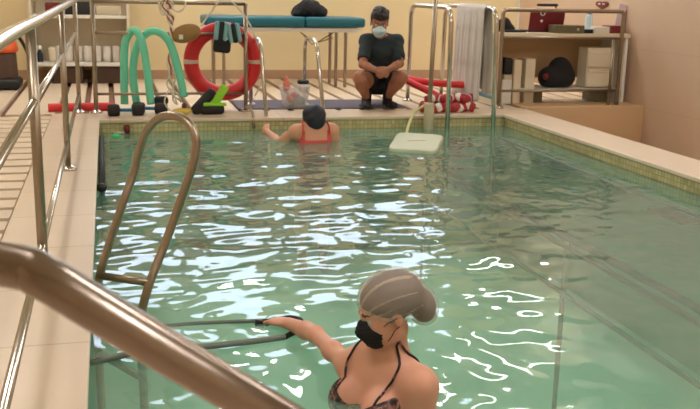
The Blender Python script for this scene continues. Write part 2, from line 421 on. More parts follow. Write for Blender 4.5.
# coping
struct('trim_coping_left', MB().box((XL-.2, (YN+YF)/2, -.015), (.43, YF-YN, .03), bev=.006), 'coping')
struct('trim_coping_far', MB().box(((XL-.415+XO)/2, YF+.22, -.015), (XO-XL+.415, .47, .03), bev=.006), 'coping')
struct('trim_coping_right', MB().box(((XR-.02+XO)/2, (YNW+YF)/2, -.015), (XO-XR+.02, YF-YNW, .03), bev=.006), 'coping_right')
wallbox('wall_curb_right', (XO-.11, (YNW+YF)/2, -.46), (.2, YF-YNW, .86), 'platform')
wallbox('floor_near', ((XWL+XR)/2, (YNW+YN)/2, -.05), (XR-XWL, YN-YNW, .1), 'deck_tile')
# slatted decks: beige boards with open gaps over a brown channel
mb = MB(); y = YN+.05
while y < YF+.2: mb.box((-1.88, y+.1, -.02), (2.7, .185, .04), bev=.004); y += .25
struct('floor_slats_left', mb, 'slab')
mb = MB(); x = XWL
while x < XW-.1: mb.box((x+.1, (9.05+YB)/2, -.02), (.19, YB-9.05, .04), bev=.004); x += .25
struct('floor_slats_far', mb, 'slab')
wallbox('floor_channel', ((XWL+XL)/2-.15, (YN+YB)/2, -.075), (XL-XWL-.3, YB-YN, .06), 'channel')
wallbox('floor_channel_far', ((XL-.3+XW)/2, (9.0+YB)/2, -.075), (XW-XL+.3, YB-9.0, .06), 'channel')
struct('floor_platform', MB().box(((XO+XW)/2-.01, 9.17, -.4), (XW-XO+.02, .38, .84), bev=.01), 'platform')
wallbox('floor_lower_right', ((XO+XW)/2, (YNW+YF)/2, -.9), (XW-XO, YF-YNW, .1), 'baseboard')
# shell
wallbox('wall_right', (XW+.05, (YNW+YB)/2, 1.25), (.1, YB-YNW, 4.4), 'wall_right')
wallbox('wall_left', (XWL-.05, (YNW+YB)/2, 1.6), (.1, YB-YNW, 3.7), 'plaster')
wallbox('wall_near', ((XWL+XW)/2, YNW-.05, 1.25), (XW-XWL, .1, 4.4), 'plaster')
wallbox('ceiling', ((XWL+XW)/2, (YNW+YB)/2, ZC+.05), (XW-XWL+.2, YB-YNW+.2, .1), 'ceiling')
WX0, WX1, WZ0, WZ1 = -.3, 4.8, 1.95, 3.05
mb = MB()
mb.box(((XWL+XW)/2, YB+.05, (WZ0-.2)/2), (XW-XWL, .1, WZ0+.2)); mb.box(((XWL+XW)/2, YB+.05, (WZ1+ZC)/2), (XW-XWL, .1, ZC-WZ1))
mb.box(((XWL+WX0)/2, YB+.05, (WZ0+WZ1)/2), (WX0-XWL, .1, WZ1-WZ0)); mb.box(((WX1+XW)/2, YB+.05, (WZ0+WZ1)/2), (XW-WX1, .1, WZ1-WZ0))
struct('wall_back', mb, 'wall_back')
nwin = 4; ww = (WX1-WX0)/nwin
for i in range(nwin):
    x0 = WX0+i*ww; fr = MB()
    for (cx, cz, dx, dz) in ((x0+ww/2, WZ0+.03, ww, .06), (x0+ww/2, WZ1-.03, ww, .06), (x0+.05, (WZ0+WZ1)/2, .1, WZ1-WZ0), (x0+ww-.05, (WZ0+WZ1)/2, .1, WZ1-WZ0)):
        fr.box((cx, YB+.03, cz), (dx, .07, dz))
    w = struct('window_%d' % (i+1), fr, 'white')
    obj('pane', MB().box((x0+ww/2, YB+.06, (WZ0+WZ1)/2), (ww-.18, .01, WZ1-WZ0-.1)), 'window_glow', w)
struct('baseboard_back', MB().box(((XWL+XW)/2, YB-.01, .06), (XW-XWL, .02, .12), bev=.003), 'baseboard')
struct('trim_corner', MB().box((XW-.015, YB-.02, 1.7), (.03, .03, 3.4), bev=.004), 'white')

# ceiling lamps
def lamp(x, y, lab, rz=0, L=1.25, W=.32):
    t = thing('ceiling_light', lab, 'ceiling light', (x, y, ZC), 'ceiling light panels')
    R = Matrix.Rotation(rz, 3, 'Z')
    obj('housing', MB().box((x, y, ZC-.03), (L, W, .06), rz, .006), 'white', t)
    obj('diffuser', MB().box((x, y, ZC-.065), (L-.06, W-.06, .012), rz), 'lamp_glow', t)
for i, (x, y) in enumerate(((-1.2, 2.2), (-1.2, 6.2), (-1.2, 10.2), (2.0, -1.0), (5.0, 10.6), (1.6, 10.4), (2.0, 2.0), (4.6, 6.6), (4.4, 3.0))):
    lamp(x, y, 'warm white ceiling light panel above the pool hall', PI/2 if i % 2 else 0)

# ------------------------------------------------------------------ water
def wave(X, Y):
    r = np.random.RandomState(11); H = np.zeros_like(X); S = np.zeros_like(X)
    for i in range(46):
        lam = np.exp(r.uniform(math.log(.12), math.log(.6))); th = r.normal(PI/2, .75); a = .0105*lam**1.0*r.uniform(.5, 1)
        ph = r.uniform(0, 2*PI); kx, ky = 2*PI/lam*math.cos(th), 2*PI/lam*math.sin(th)
        wob = .35*np.sin(1.7*X+1.1*Y*r.uniform(.5, 1.5)+r.uniform(0, 6))
        H += a*.125*np.sin(kx*X+ky*Y+ph+2.2*wob)
    for i in range(16):
        lam = r.uniform(.09, .2); th = r.uniform(0, PI); kx, ky = 2*PI/lam*math.cos(th), 2*PI/lam*math.sin(th)
        S += .00018*np.sin(kx*X+ky*Y+r.uniform(0, 6)+.8*np.sin(5*X-3*Y))
    calm = 1/(1+np.exp((X-2.35-.12*(Y-4))*3.2))
    near = 1/(1+np.exp(-(Y-3.4+.55*(X-1.2))*2.6))
    return H*(.10+.95*calm*(.3+.7*near))*1.9+S
nx, ny = 240, 400
gx = np.linspace(XL-.0, XR+.0, nx); gy = np.linspace(YN, YF, ny); X, Y = np.meshgrid(gx, gy, indexing='ij')
H = wave(X, Y)
for (cx, cy, amp) in ((.83, 2.82, .004), (1.56, 7.85, .003), (.62, 3.5, .003)):      # rings around the bathers
    d = np.sqrt((X-cx)**2+(Y-cy)**2); H += amp*np.sin(d*2*PI/.17)*np.exp(-d/.45)
Z = ZW+H; V = np.stack([X, Y, Z], -1).reshape(-1, 3)
ii = np.arange(nx*ny).reshape(nx, ny); Q = np.stack([ii[:-1, :-1], ii[1:, :-1], ii[1:, 1:], ii[:-1, 1:]], -1).reshape(-1, 4)
me = bpy.data.meshes.new('water'); me.from_pydata(V.tolist(), [], Q.tolist()); me.polygons.foreach_set('use_smooth', [True]*len(Q)); me.update()
wm = bpy.data.materials.new('water'); wm.use_nodes = True; nt = wm.node_tree; nt.nodes.clear(); N = nt.nodes; L = nt.links
out = N.new('ShaderNodeOutputMaterial'); fr = N.new('ShaderNodeFresnel'); fr.inputs[0].default_value = 1.33
gl = N.new('ShaderNodeBsdfGlossy'); gl.inputs['Roughness'].default_value = .05; gl.inputs['Color'].default_value = (1, 1, 1, 1)
tr = N.new('ShaderNodeBsdfTransparent'); tr.inputs[0].default_value = srgb(230, 248, 240)
df = N.new('ShaderNodeBsdfDiffuse'); df.inputs[0].default_value = srgb(182, 226, 204)
m1 = N.new('ShaderNodeMixShader'); m1.inputs[0].default_value = .24; m2 = N.new('ShaderNodeMixShader')
L.new(tr.outputs[0], m1.inputs[1]); L.new(df.outputs[0], m1.inputs[2]); L.new(fr.outputs[0], m2.inputs[0]); L.new(m1.outputs[0], m2.inputs[1]); L.new(gl.outputs[0], m2.inputs[2])
L.new(m2.outputs[0], out.inputs[0]); me.materials.append(wm)
water = bpy.data.objects.new('water', me); C.objects.link(water); tag(water, kind='structure')

# ================================================================== RAILINGS
RR = .021
def flange(mb, x, y, z, r=.055): return mb.lathe([(r, 0), (r, .012), (r*.8, .02), (r*.5, .03), (.022, .034)], (x, y, z), 20)
# long railing down the left edge of the pool
t = thing('railing', 'long stainless steel railing with three rails running along the left edge of the pool', 'railing', (-.28, 5, 0))
xr = -.28
obj('top_rail', MB().tube(smooth_path([(-.29, 1.6, 1.02), (-.29, 2.2, 1.03), (-.285, 3.0, 1.045), (xr, 4.2, 1.045), (xr, 6.5, 1.045), (xr, 9.11, 1.045)], 6), .0225, 18), 'steel', t)
obj('middle_rail', MB().tube([(xr, 1.6, .755), (xr, 9.09, .755)], .015, 14), 'steel', t)
obj('bottom_rail', MB().tube([(xr, 1.6, .18), (xr, 9.09, .18)], .015, 14), 'steel', t)
for y in (1.62, 3.72, 6.24, 9.09):
    p = obj('post', MB().tube([(xr, y, 0), (xr, y, 1.03)], .02, 16), 'steel_satin', t)
    obj('floor_flange', flange(MB(), xr, y, 0), 'steel', p)
# railing across the far end
t = thing('railing', 'steel railing on the far pool edge that the green noodles hang over', 'railing', (.6, 9.08, 0))
for z, r in ((1.045, .02), (.755, .013), (.18, .013)): obj('rail', MB().tube([(-.13, 9.08, z), (1.31, 9.08, z)], r, 14), 'steel_satin', t)
for x in (-.125, 1.31):
    p = obj('post', MB().tube([(x, 9.08, 0), (x, 9.08, 1.045)], .021, 16), 'steel_satin', t)
    obj('floor_flange', flange(MB(), x, 9.08, 0), 'steel', p)
obj('strut', MB().tube(round_path([(1.31, 9.04, .06), (1.31, 8.62, .05), (1.31, 8.58, -.1)], .06), .014, 10), 'steel_satin', t)
# railing before the desk
t = thing('railing', 'steel railing with three rails standing in front of the desk on the right', 'railing', (4.72, 9.1, 0))
obj('frame', MB().tube(round_path([(4.03, 9.12, .0), (4.03, 9.12, 1.03), (5.43, 9.1, 1.03), (5.43, 9.1, 0)], .05), .022, 16), 'steel_satin', t)
for z in (.745, .18): obj('rail', MB().tube([(4.03, 9.12, z), (5.43, 9.1, z)], .014, 12), 'steel_satin', t)
for x in (4.03, 5.43): obj('floor_flange', flange(MB(), x, 9.11, 0), 'steel', t)
obj('post', MB().tube([(5.35, 9.13, 0), (5.35, 9.13, .74)], .016, 12), 'steel_satin', t)

# pool ladder grab rails at the far edge
def grab(lab, cat, x, yf, yb, zt, group, lean=0.0, r=.02, xf=None, zb=-.5):
    t = thing('grab_rail', lab, cat, (x, yb, 0), group)
    xf = x if xf is None else xf
    obj('tube', MB().tube(round_path([(x, yb, 0), (x, yb-.03, zt), (x+.0, yf+lean, zt), (xf, yf, zb)], .16, 12), r, 16), 'steel', t)
    obj('floor_flange', flange(MB(), x, yb, 0), 'steel', t)
    return t
grab('low steel grab rail of the pool ladder held by the bather in the navy cap', 'grab rail', 1.43, 8.5, 9.55, .71, 'pool ladder grab rails', .42, .019, 1.455, -.45)
grab('low steel grab rail of the pool ladder beside the tub of toys', 'grab rail', 1.985, 8.5, 9.5, .71, 'pool ladder grab rails', .42, .019, 2.02, -.45)
grab('tall steel grab rail between the crouching man and the towel', 'grab rail', 3.23, 8.47, 9.8, 1.05, 'tall grab rails', .06, .023, 3.22, -.8)
grab('tall steel grab rail with the pale towel hung over it', 'grab rail', 3.7, 8.47, 10.0, 1.05, 'tall grab rails', .06, .023, 3.72, -.8)
# lone post with a sleeve
t = thing('pole', 'tall steel pole rising from a thick beige sleeve on the far pool edge', 'pole', (2.99, 8.52, -.14))
obj('tube', MB().tube([(3.02, 8.5, -.6), (3.06, 8.5, 1.6)], .022, 16), 'steel_satin', t)
obj('sleeve', MB().lathe([(.05, -.3), (.05, .12), (.047, .135), (.03, .14)], (3.03, 8.5, 0), 24), 'pvc', t)
# ladder frame standing in the water near the left wall
A, B_ = atz(95, 290, -.12), atz(140, 311, -.12)
tl, trr = aty(147, 128, 4.05), aty(203, 132, 3.78)
dA, dB = (tl-A), (trr-B_)
t = thing('pool_ladder', 'bent steel ladder hoop rising out of the water by the left pool wall', 'ladder', (A.x, A.y, -.12))
hoop = [A-dA*1.2, A, tl+dA*.02, None, trr+dB*.02, B_, B_-dB*1.2]
m_ = aty(172, 104, 3.92)
pth = [A-dA*1.1, A-dA*.4, A, A+dA*.35, A+dA*.7, aty(142, 145, 4.07), aty(151, 125, 4.03), aty(168, 115.5, 3.95), aty(186, 124, 3.86), aty(196, 145, 3.81), B_+dB*.7, B_+dB*.35, B_, B_-dB*.4, B_-dB*1.1]
dn = Vector((.01, 0, -.75)); pth = [A+dn, A+dn*.5, A+dn*.1, A+dA*.12, A+dA*.5, aty(134, 172, 4.085), aty(139, 152, 4.08), aty(147, 131, 4.05), aty(158, 119, 4.0), aty(171, 115.5, 3.93), aty(185, 120, 3.87), aty(194.5, 133, 3.83), aty(195.5, 150, 3.815), aty(190, 174, 3.805), aty(168, 236, 3.80), B_+dB*.12, B_+dn*.1, B_+dn*.5, B_+dn]
obj('hoop', MB().tube(smooth_path(pth, 12), .0185, 18), 'steel_satin', t)
obj('rung', MB().tube([A+dA*.09, B_+dB*.16], .017, 14), 'steel_satin', t)
for k in (.4, .85): obj('rung', MB().tube([A+dn*k, B_+dn*k], .017, 12), 'steel_satin', t)
# big handrail right in front of the camera
t = thing('handrail', 'thick curved stainless handrail crossing close in front at the lower left', 'handrail', (.5, .84, 0))
pth = [(-.62, 1.02, 0), (-.62, 1.02, .8), (-.5, 1.0, .93), (-.32, .955, .96), tuple(aty(0, 264, .905)), tuple(aty(44, 278, .885)), tuple(aty(88, 304, .875)), tuple(aty(177, 358, .865)), tuple(aty(250, 401, .86)), (.30, .86, .665), (.75, .85, .36), (.98, .85, .2), (1.02, .85, 0)]
obj('tube', MB().tube(smooth_path(pth, 10), .0218, 32), 'steel_warm', t)
for x, y in ((-.62, 1.02), (1.02, .85)): obj('floor_flange', flange(MB(), x, y, 0), 'steel', t)

# walking bars under the water
t = thing('walking_bar', 'submerged double handrail running down the middle of the pool', 'handrail', (2.46, 5, ZB))
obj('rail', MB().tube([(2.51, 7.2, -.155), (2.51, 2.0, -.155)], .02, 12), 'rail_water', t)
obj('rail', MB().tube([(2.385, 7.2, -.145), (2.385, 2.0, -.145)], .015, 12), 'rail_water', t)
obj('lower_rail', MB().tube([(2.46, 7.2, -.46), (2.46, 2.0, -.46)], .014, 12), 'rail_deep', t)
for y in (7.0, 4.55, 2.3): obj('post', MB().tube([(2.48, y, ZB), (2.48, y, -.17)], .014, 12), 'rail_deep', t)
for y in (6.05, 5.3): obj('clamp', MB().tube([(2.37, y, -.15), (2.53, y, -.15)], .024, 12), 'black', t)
t = thing('wall_rail', 'pale submerged grab rail along the right pool wall', 'handrail', (3.5, 5, -.15))
obj('rail', MB().tube(smooth_path([(3.52, 7.9, -.12), (3.5, 6.6, -.118), (3.49, 5.6, -.126), (3.49, 4.6, -.122), (3.48, 3.4, -.126), (3.48, 2.2, -.126)], 8), .009, 12), 'grey_band', t)
for y in (7.6, 6.0, 4.3, 2.6): obj('bracket', MB().tube(round_path([(3.5, y, -.125), (3.6, y, -.2), (XR, y, -.2)], .05), .012, 10), 'rail_water', t)
for y in (7.0, 5.2): obj('pad', MB().box((3.66, y, -.22), (.26, .42, .02), bev=.008), 'rail_water', t)
# dark rod with a rubber end on the left pool wall
t = thing('wall_rod', 'black rod with a rubber end fixed to the left pool wall near the slats', 'rod', (-.09, 7, -.15))
a, b = aty(100, 137, 7.9), aty(99.5, 177, 6.0)
obj('bar', MB().tube([(-.075, 8.0, -.06), (-.07, 6.05, -.07)], .02, 12), 'black', t)
obj('rubber_end', MB().ball((-.07, 6.0, -.075), (.035, .045, .03)), 'black', t)

# ================================================================== SHELF UNIT, VACUUM
sx0, sx1, sy0, sy1 = aty(34, 60, 12.0).x, aty(129, 60, 12.0).x, 11.75, 12.3
zs = [aty(80, 63, sy0).z, aty(80, 15, sy0).z]
t = thing('shelf_unit', 'cream open shelf unit against the back wall behind the left railing', 'shelf', ((sx0+sx1)/2, 12, 0))
for x in (sx0, sx1): obj('side_panel', MB().box((x, (sy0+sy1)/2, .8), (.035, sy1-sy0, 1.6), bev=.004), 'cream', t)
obj('back_panel', MB().box(((sx0+sx1)/2, sy1-.01, .9), (sx1-sx0, .015, 1.4)), 'cream', t)
for z in zs+[1.58]: obj('shelf', MB().box(((sx0+sx1)/2, (sy0+sy1)/2, z-.02), (sx1-sx0-.036, sy1-sy0-.02, .04), bev=.003), 'white', t)
xe = aty(124, 60, sy0).x-.06
# rolled towels along the middle shelf
x = aty(58, 50, 11.95).x; k = 0
base = MB()
rt = None
for k in range(7):
    px = 59+k*9.6; p = aty(px, 52, 11.93)
    mb = MB().lathe([(.03, 0), (.046, .012), (.05, .06), (.05, .17), (.045, .19), (.02, .196)], (p.x, p.y, zs[0]), 18)
    if rt is None:
        rt = tag(obj('towel_roll', mb, 'offwhite_towel', loc=(p.x, p.y, zs[0])), cat='towel', group='rolled towels on the shelf')
        cur = rt
    else: cur = dup(rt, (p.x, p.y, zs[0]))
    cur['label'] = 'upright rolled white towel in the row on the middle shelf'
p = aty(39.5, 50, 11.9)
t = thing('bottle', 'small dark bottle with a pale cap beside the rolled towels', 'bottle', (p.x, p.y, zs[0]))
obj('body', MB().lathe([(.035, 0), (.037, .01), (.037, .1), (.02, .13), (.016, .15)], (p.x, p.y, zs[0]), 18), 'navy', t)
obj('cap', MB().lathe([(.024, .15), (.026, .16), (.024, .2)], (p.x, p.y, zs[0]), 16), 'white', t)
p = aty(53, 45, 12.0); tag(obj('folded_cloth', MB().box((p.x, p.y, zs[0]+.09), (.12, .2, .18), .1, .03), 'cream', loc=(p.x, p.y, zs[0])), 'folded cream cloth between the dark bottle and the rolled towels', 'cloth')
def shelfbox(name, lab, cat, px0, px1, py0, py1, Y, dep, m, zb, group=None, rz=0, bev=.012):
    a, b = aty(px0, py1, Y), aty(px1, py0, Y); h = max(b.z-zb, .03)
    return tag(obj(name, MB().box(((a.x+b.x)/2, Y+dep/2, zb+h/2), (b.x-a.x, dep, h), rz, bev), m, loc=((a.x+b.x)/2, Y+dep/2, zb)), lab, cat, group)
shelfbox('storage_box', 'dark red box on the upper shelf of the shelf unit', 'box', 45, 60, 3, 14, 11.82, .3, 'dark_red', zs[1])
shelfbox('storage_box', 'black box on the upper shelf behind the railing posts', 'box', 65, 92, 2, 14, 11.82, .3, 'black', zs[1])
shelfbox('storage_box', 'pale box on the upper shelf, rightmost of its row', 'box', 96, 121, 6, 14, 11.82, .3, 'pvc', zs[1])
shelfbox('shoe_box', 'brown bundle under the bottom shelf, beside the shelf side panel', 'box', 53, 83, 67, 82, 11.85, .35, 'brown', 0)
shelfbox('shoe_box', 'brown bundle under the bottom shelf, nearer the green noodles', 'box', 92, 122, 67, 82, 11.85, .35, 'brown', 0)
# vacuum at the far left
p = aty(4, 80, 10.9); vx, vy = p.x-.08, 11.3
t = thing('vacuum_cleaner', 'orange topped workshop vacuum cleaner with brown drum at the far left', 'vacuum cleaner', (vx, vy, 0))
obj('drum', MB().lathe([(.19, .12), (.2, .15), (.19, .4), (.185, .42)], (vx, vy, 0), 28), 'brown', t)
obj('lid', MB().lathe([(.2, .42), (.215, .44), (.215, .47), (.19, .54), (.13, .6), (.05, .62)], (vx, vy, 0), 28), 'orange', t)
obj('base', MB().box((vx, vy, .07), (.46, .44, .12), 0, .04), 'black', t)
obj('hose', MB().tube(smooth_path([(vx+.1, vy, .58), (vx+.2, vy-.02, .62), (vx+.3, vy, .45), (vx+.33, vy+.03, .25), (vx+.31, vy+.05, .06)], 8), .02, 12), 'black', t)
for sx in (-1, 1):
    for sy in (-1, 1): obj('caster', MB().ball((vx+.18*sx, vy+.17*sy, .025), .025, 10), 'black', t)

# ================================================================== MASSAGE TABLE
tx0, tx1 = aty(205, 20, 11.2).x, aty(366, 20, 11.2).x; ty = 11.2; tz = aty(300, 28, ty).z; th = aty(300, 18, ty).z-tz
t = thing('massage_table', 'teal padded massage table with wooden legs by the back wall', 'massage table', ((tx0+tx1)/2, ty+.33, 0))
xm = aty(306, 20, ty).x
for a, b in ((tx0, xm), (xm, tx1)): obj('cushion', MB().box(((a+b)/2, ty+.33, tz+th/2+.01), (b-a-.006, .68, th), 0, .035, seg=4), 'teal_vinyl', t)
obj('frame', MB().box(((tx0+tx1)/2, ty+.33, tz-.025), (tx1-tx0-.12, .6, .05), 0, .005), 'white', t)
for px in (216, 225): pass
xl1, xl2 = aty(218, 60, ty+.05).x, aty(343, 60, ty+.05).x
for x in (xl1, xl2-.04):
    for y in (ty+.06, ty+.6):
        for dx in ((-.05, .07) if y < ty+.3 else (0,)):
            obj('leg', MB().box((x+dx, y, (tz-.05)/2), (.035, .035, tz-.05), 0, .005), 'steel_satin', t)
obj('brace', MB().tube([(xl2-.12, ty+.1, tz-.12), (xm+.1, ty+.1, tz-.2), (xm-.05, ty+.1, tz-.05)], .008, 8), 'steel_satin', t)
obj('brace', MB().tube([(xm-.05, ty+.12, tz-.05), (xm+.15, ty+.12, tz-.19), (xl2-.1, ty+.12, tz-.05)], .006, 8), 'black', t)
# black bag heaped on the massage table
p = aty(309, 17, ty+.3)
Bg = Body((p.x-.35, p.y-.25, tz+th), (p.x+.35, p.y+.25, tz+th+.35), .012)
zt_ = tz+th+.012
for dx, dy, rz_, rx_ in ((0, 0, .15, .14), (-.1, .02, .11, .1), (.1, 0, .11, .12), (-.04, -.05, .16, .09), (.06, .03, .15, .08), (.16, 0, .06, .06), (-.16, 0, .06, .06)):
    Bg.ell((p.x+dx, p.y+dy, zt_+rz_*.58), (rx_*1.12, .12, rz_*.74), None, .03)
X_, Y_, Z_ = Bg.grids()
Fg = np.maximum(Bg.F+.006*np.sin(X_*70+Z_*40)*np.sin(Z_*80+Y_*50), zt_-Z_)
t = thing('bag', 'black fabric bag heaped on top of the teal massage table', 'bag', (p.x, p.y, zt_))
body_mesh('body', Fg, Bg.lo, Bg.h, ['black_cloth'], t)

# ================================================================== THINGS ON AND BY THE FAR RAILING
def noodle(name, lab, pts, m, group, r=.037):
    P = smooth_path(pts, 10); t = thing(name, lab, 'pool noodle', P[0], group)
    obj('foam', MB().tube(P, r, 18), m, t); return t
yR = 9.08
def nd(px, py, Y): return aty(px, py, Y)
noodle('pool_noodle', 'mint green foam noodle bent over the railing, nearer the shelf unit', [nd(124.5, 104, 9.17), nd(124, 70, 9.17), nd(125.5, 42, 9.15), nd(134, 30.5, 9.06), nd(142, 42, 8.99), nd(147, 70, 8.98), nd(151, 104, 8.98)], 'mint', 'mint noodles over the railing')
noodle('pool_noodle', 'mint green foam noodle bent over the railing, its end above the yellow float', [nd(137, 105, 9.19), nd(133, 72, 9.18), nd(138, 44, 9.16), nd(152, 31, 9.06), nd(168, 40, 8.99), nd(178, 68, 8.97), nd(184, 97, 8.96)], 'mint', 'mint noodles over the railing')
noodle('pool_noodle', 'straight red foam noodle lying on the tiles behind the left railing posts', [(-.57, 9.2, .04), (-.3, 9.22, .04), (.04, 9.25, .04)], 'red_foam', None, .04)
noodle('pool_noodle', 'red foam noodle resting level across the red and white lane floats', [tuple(aty(409, 79, 9.6)), tuple(aty(430, 82.5, 9.35)), tuple(aty(455, 84.5, 9.2)), tuple(aty(475, 85, 9.1))], 'red_foam', 'red noodles by the lane floats', .036)
noodle('pool_noodle', 'red foam noodle sloping down under the other beside the crouching man', [tuple(aty(408, 81, 9.5)), tuple(aty(420, 87, 9.35)), tuple(aty(432, 93, 9.2)), tuple(aty(441, 98, 9.1))], 'red_foam', 'red noodles by the lane floats', .036)
# lifebuoy
rc = aty(223, 61.5, 9.17); Rb, rb = .312, .073
t = thing('lifebuoy', 'red ring lifebuoy with pale bands hung on the far railing', 'lifebuoy', rc)
obj('ring', MB().tube([rc+Vector((math.cos(a)*Rb, 0, math.sin(a)*Rb)) for a in np.linspace(0, 2*PI, 72, endpoint=False)], rb, 20, True, nrm=(0, 1, 0)), 'ring_red', t)
for a0 in (0, PI/2, PI, 3*PI/2):
    if a0 in (PI/2, 3*PI/2): continue
    obj('band', MB().tube([rc+Vector((math.cos(a)*Rb, 0, math.sin(a)*Rb)) for a in np.linspace(a0-.06, a0+.06, 6)], rb+.003, 20, nrm=(0, 1, 0)), 'ring_band', t)
# brown pouch on the mid rail
a = aty(186, 33.5, 9.0); t = thing('pouch', 'brown cloth pouch with a white tag tied to the railing left of the lifebuoy', 'pouch', a)
R_ = Matrix.Rotation(-.28, 3, 'Y')
obj('body', MB().ball(a, (.145, .07, .085), 18, R_), 'brown_pouch', t)
q = aty(181, 37, 8.93); obj('tag', MB().box(q, (.04, .006, .045), .1, .004), 'white', t)
# ankle floats over the ring
for i, (px, py, rot) in enumerate(((221, 31, .12), (234, 33, -.16))):
    c = aty(px, py, 9.03); t = thing('ankle_float', ('teal and black foam cuff hanging on the lifebuoy, nearer the brown pouch', 'teal and black foam cuff hanging on the lifebuoy, nearer the railing post')[i], 'float', c, 'foam cuffs on the lifebuoy')
    R_ = Matrix.Rotation(rot, 3, 'Y')
    for k, (dx, mm) in enumerate(((-.042, 'pale_blue'), (0, 'black'), (.042, 'pale_blue'))):
        obj('foam_band', MB().box(c+R_@Vector((dx, 0, 0)), (.04, .09, .19-.01*abs(k-1)), 0, .014, R_), mm, t)
c = aty(222, 46, 9.02); tag(obj('neoprene_bag', MB().box(c, (.17, .06, .13), 0, .03, Matrix.Rotation(.1, 3, 'Y')), 'black_cloth', loc=c), 'black neoprene bag hanging below the foam cuffs inside the lifebuoy', 'bag')
# white cord above the lifebuoy
t = thing('cord', 'thin white cord looped over the top rail and down the lifebuoy', 'cord', aty(222, 1, 9.05))
obj('line', MB().tube(smooth_path([aty(201, 26, 9.08), aty(211, 12, 9.07), aty(221, 0, 9.05), aty(232, 2, 9.05), aty(246, 18, 9.04), aty(256, 38, 9.04), aty(262, 60, 9.05), aty(262, 80, 9.08), aty(255, 96, 9.1)], 8), .008, 8), 'rope_white', t)
# hanging hank of rope
t = thing('rope', 'pink and white rope hank hanging from the railing between the noodles and pouch', 'rope', aty(170, 20, 9.0))
for k in range(5):
    ph = k*1.3; P = []
    top = [(160+3*k, 0), (163+2*k, 10), (169+1*k, 20), (170+k*.6, 36), (169+k*1.2, 55), (168+k*1.5, 75), (170+k*1.3, 92), (177+k*1.5, 104-k)]
    if k in (1, 3): top = top[:6]
    for j, (px, py) in enumerate(smooth_path([(a_, b_, 0) for a_, b_ in top], 6) and [(v.x, v.y) for v in smooth_path([(a_, b_, 0) for a_, b_ in top], 6)]):
        P.append(aty(px+1.6*math.sin(j*.9+ph), py, 9.0-.02*math.cos(j*.9+ph)))
    obj('strand', MB().tube(P, .0085, 8), 'rope_white' if k % 2 == 0 else 'rope_red', t)
P = [aty(178+8*math.cos(a), -1+9*math.sin(a)*1.4, 9.0) for a in np.linspace(.2, 2.9, 14)]
obj('loop', MB().tube(P, .009, 8), 'rope_white', t)
obj('loop', MB().tube([aty(164+5*math.cos(a), 2+13*math.sin(a), 9.02) for a in np.linspace(0, 3.14, 14)], .009, 8), 'rope_white', t)
# dumbbells, yellow float, flippers on the coping
def floaty(lab, px, py, m1, m2, rz, y):
    c = atz(px, py, .05); c = Vector((c.x, y, .055)); d = Vector((math.cos(rz), math.sin(rz), 0)); t = thing('aqua_dumbbell', lab, 'dumbbell', (c.x, c.y, 0), 'aqua dumbbells on the coping')
    obj('handle', MB().tube([c-d*.09, c+d*.09], .016, 12), m2, t)
    for s in (-1, 1): obj('foam', MB().lathe([(.03, -.055), (.052, -.05), (.058, -.02), (.058, .02), (.052, .05), (.03, .055)], c+d*.11*s, 20, d), m1, t)
floaty('black and blue aqua dumbbell on the far coping, nearer the red noodle', 126, 112, 'black', 'blue', .1, 8.85)
floaty('black and blue aqua dumbbell on the far coping, beside the yellow float', 150, 109, 'black', 'blue', -.35, 8.95)
c = atz(158, 104, .02); tag(obj('cuff', MB().box((c.x, 9.02, .12), (.14, .09, .08), .5, .03), 'black_cloth', loc=(c.x, 9.02, .08)), 'black cuff propped on the aqua dumbbells below the green noodles', 'cuff')
c = Vector((atz(182, 115, 0).x, 8.86, 0)); t = thing('float_toy', 'small yellow float lying on the far coping under the green noodle', 'float', c)
obj('body', MB().ball(c+Vector((0, 0, .035)), (.1, .06, .034)), 'yellow', t)
obj('knob', MB().ball(c+Vector((.02, 0, .085)), (.022, .022, .03), 10), 'brown', t)
obj('cord', MB().tube(smooth_path([c+Vector((-.1, 0, .03)), c+Vector((-.16, .02, .12)), c+Vector((-.1, .03, .25)), c+Vector((-.04, .0, .1))], 6), .007, 8), 'rope_white', t)
c0 = atz(213, 112, 0); t = thing('float_belt', 'black and lime green float belt slumped on the far coping', 'float belt', (c0.x, 8.9, 0))
def quadstrip(pts, dep, Y): 
    return MB().prism([(aty(a_, b_, Y).x, aty(a_, b_, Y).z) for a_, b_ in pts], Y, Y+dep, 'xz')
obj('black_pad', MB().box((aty(204, 106, 8.86).x, 8.9, .12), (.1, .09, .30), 0, .035, Matrix.Rotation(.75, 3, 'Y')), 'black', t)
obj('black_pad', MB().box((aty(212, 111, 8.86).x, 8.88, .05), (.24, .1, .1), 0, .035), 'black', t)
obj('green_strap', MB().box((aty(219, 97, 8.84).x, 8.86, .165), (.08, .03, .26), 0, .012, Matrix.Rotation(.55, 3, 'Y')), 'lime', t)
obj('green_strap', MB().box((aty(215, 106, 8.83).x, 8.84, .10), (.22, .03, .035), 0, .012), 'lime', t)
# small things floating by the far left corner
c = atz(116, 137, -.115); tag(obj('ball', MB().ball(c, (.045, .045, .03), 14), 'green', loc=c), 'small green ball floating in the far left corner of the pool', 'ball')
c = aty(127, 129, YF-.03); t = thing('hook', 'small brown hook with its white rod on the tiled far pool wall', 'hook', c)
obj('body', MB().box(c, (.05, .06, .07), 0, .012), 'dark_red', t); obj('rod', MB().tube([c+Vector((-.12, -.01, -.03)), c+Vector((-.02, -.01, -.03))], .008, 8), 'white', t)

# grey mat on the deck
mz = .012
pa, pb, pc, pd = atz(250, 108, 0), atz(250, 102, 0), atz(388, 93, 0), atz(388, 107, 0)
tag(obj('exercise_mat', MB().box(((1.32+2.95)/2, 9.53, mz/2), (1.75, .72, mz), -.02, .004), 'mat_grey', loc=(2.1, 9.53, 0)), 'flat grey exercise mat on the far deck under the toy tub and crouching man', 'mat')
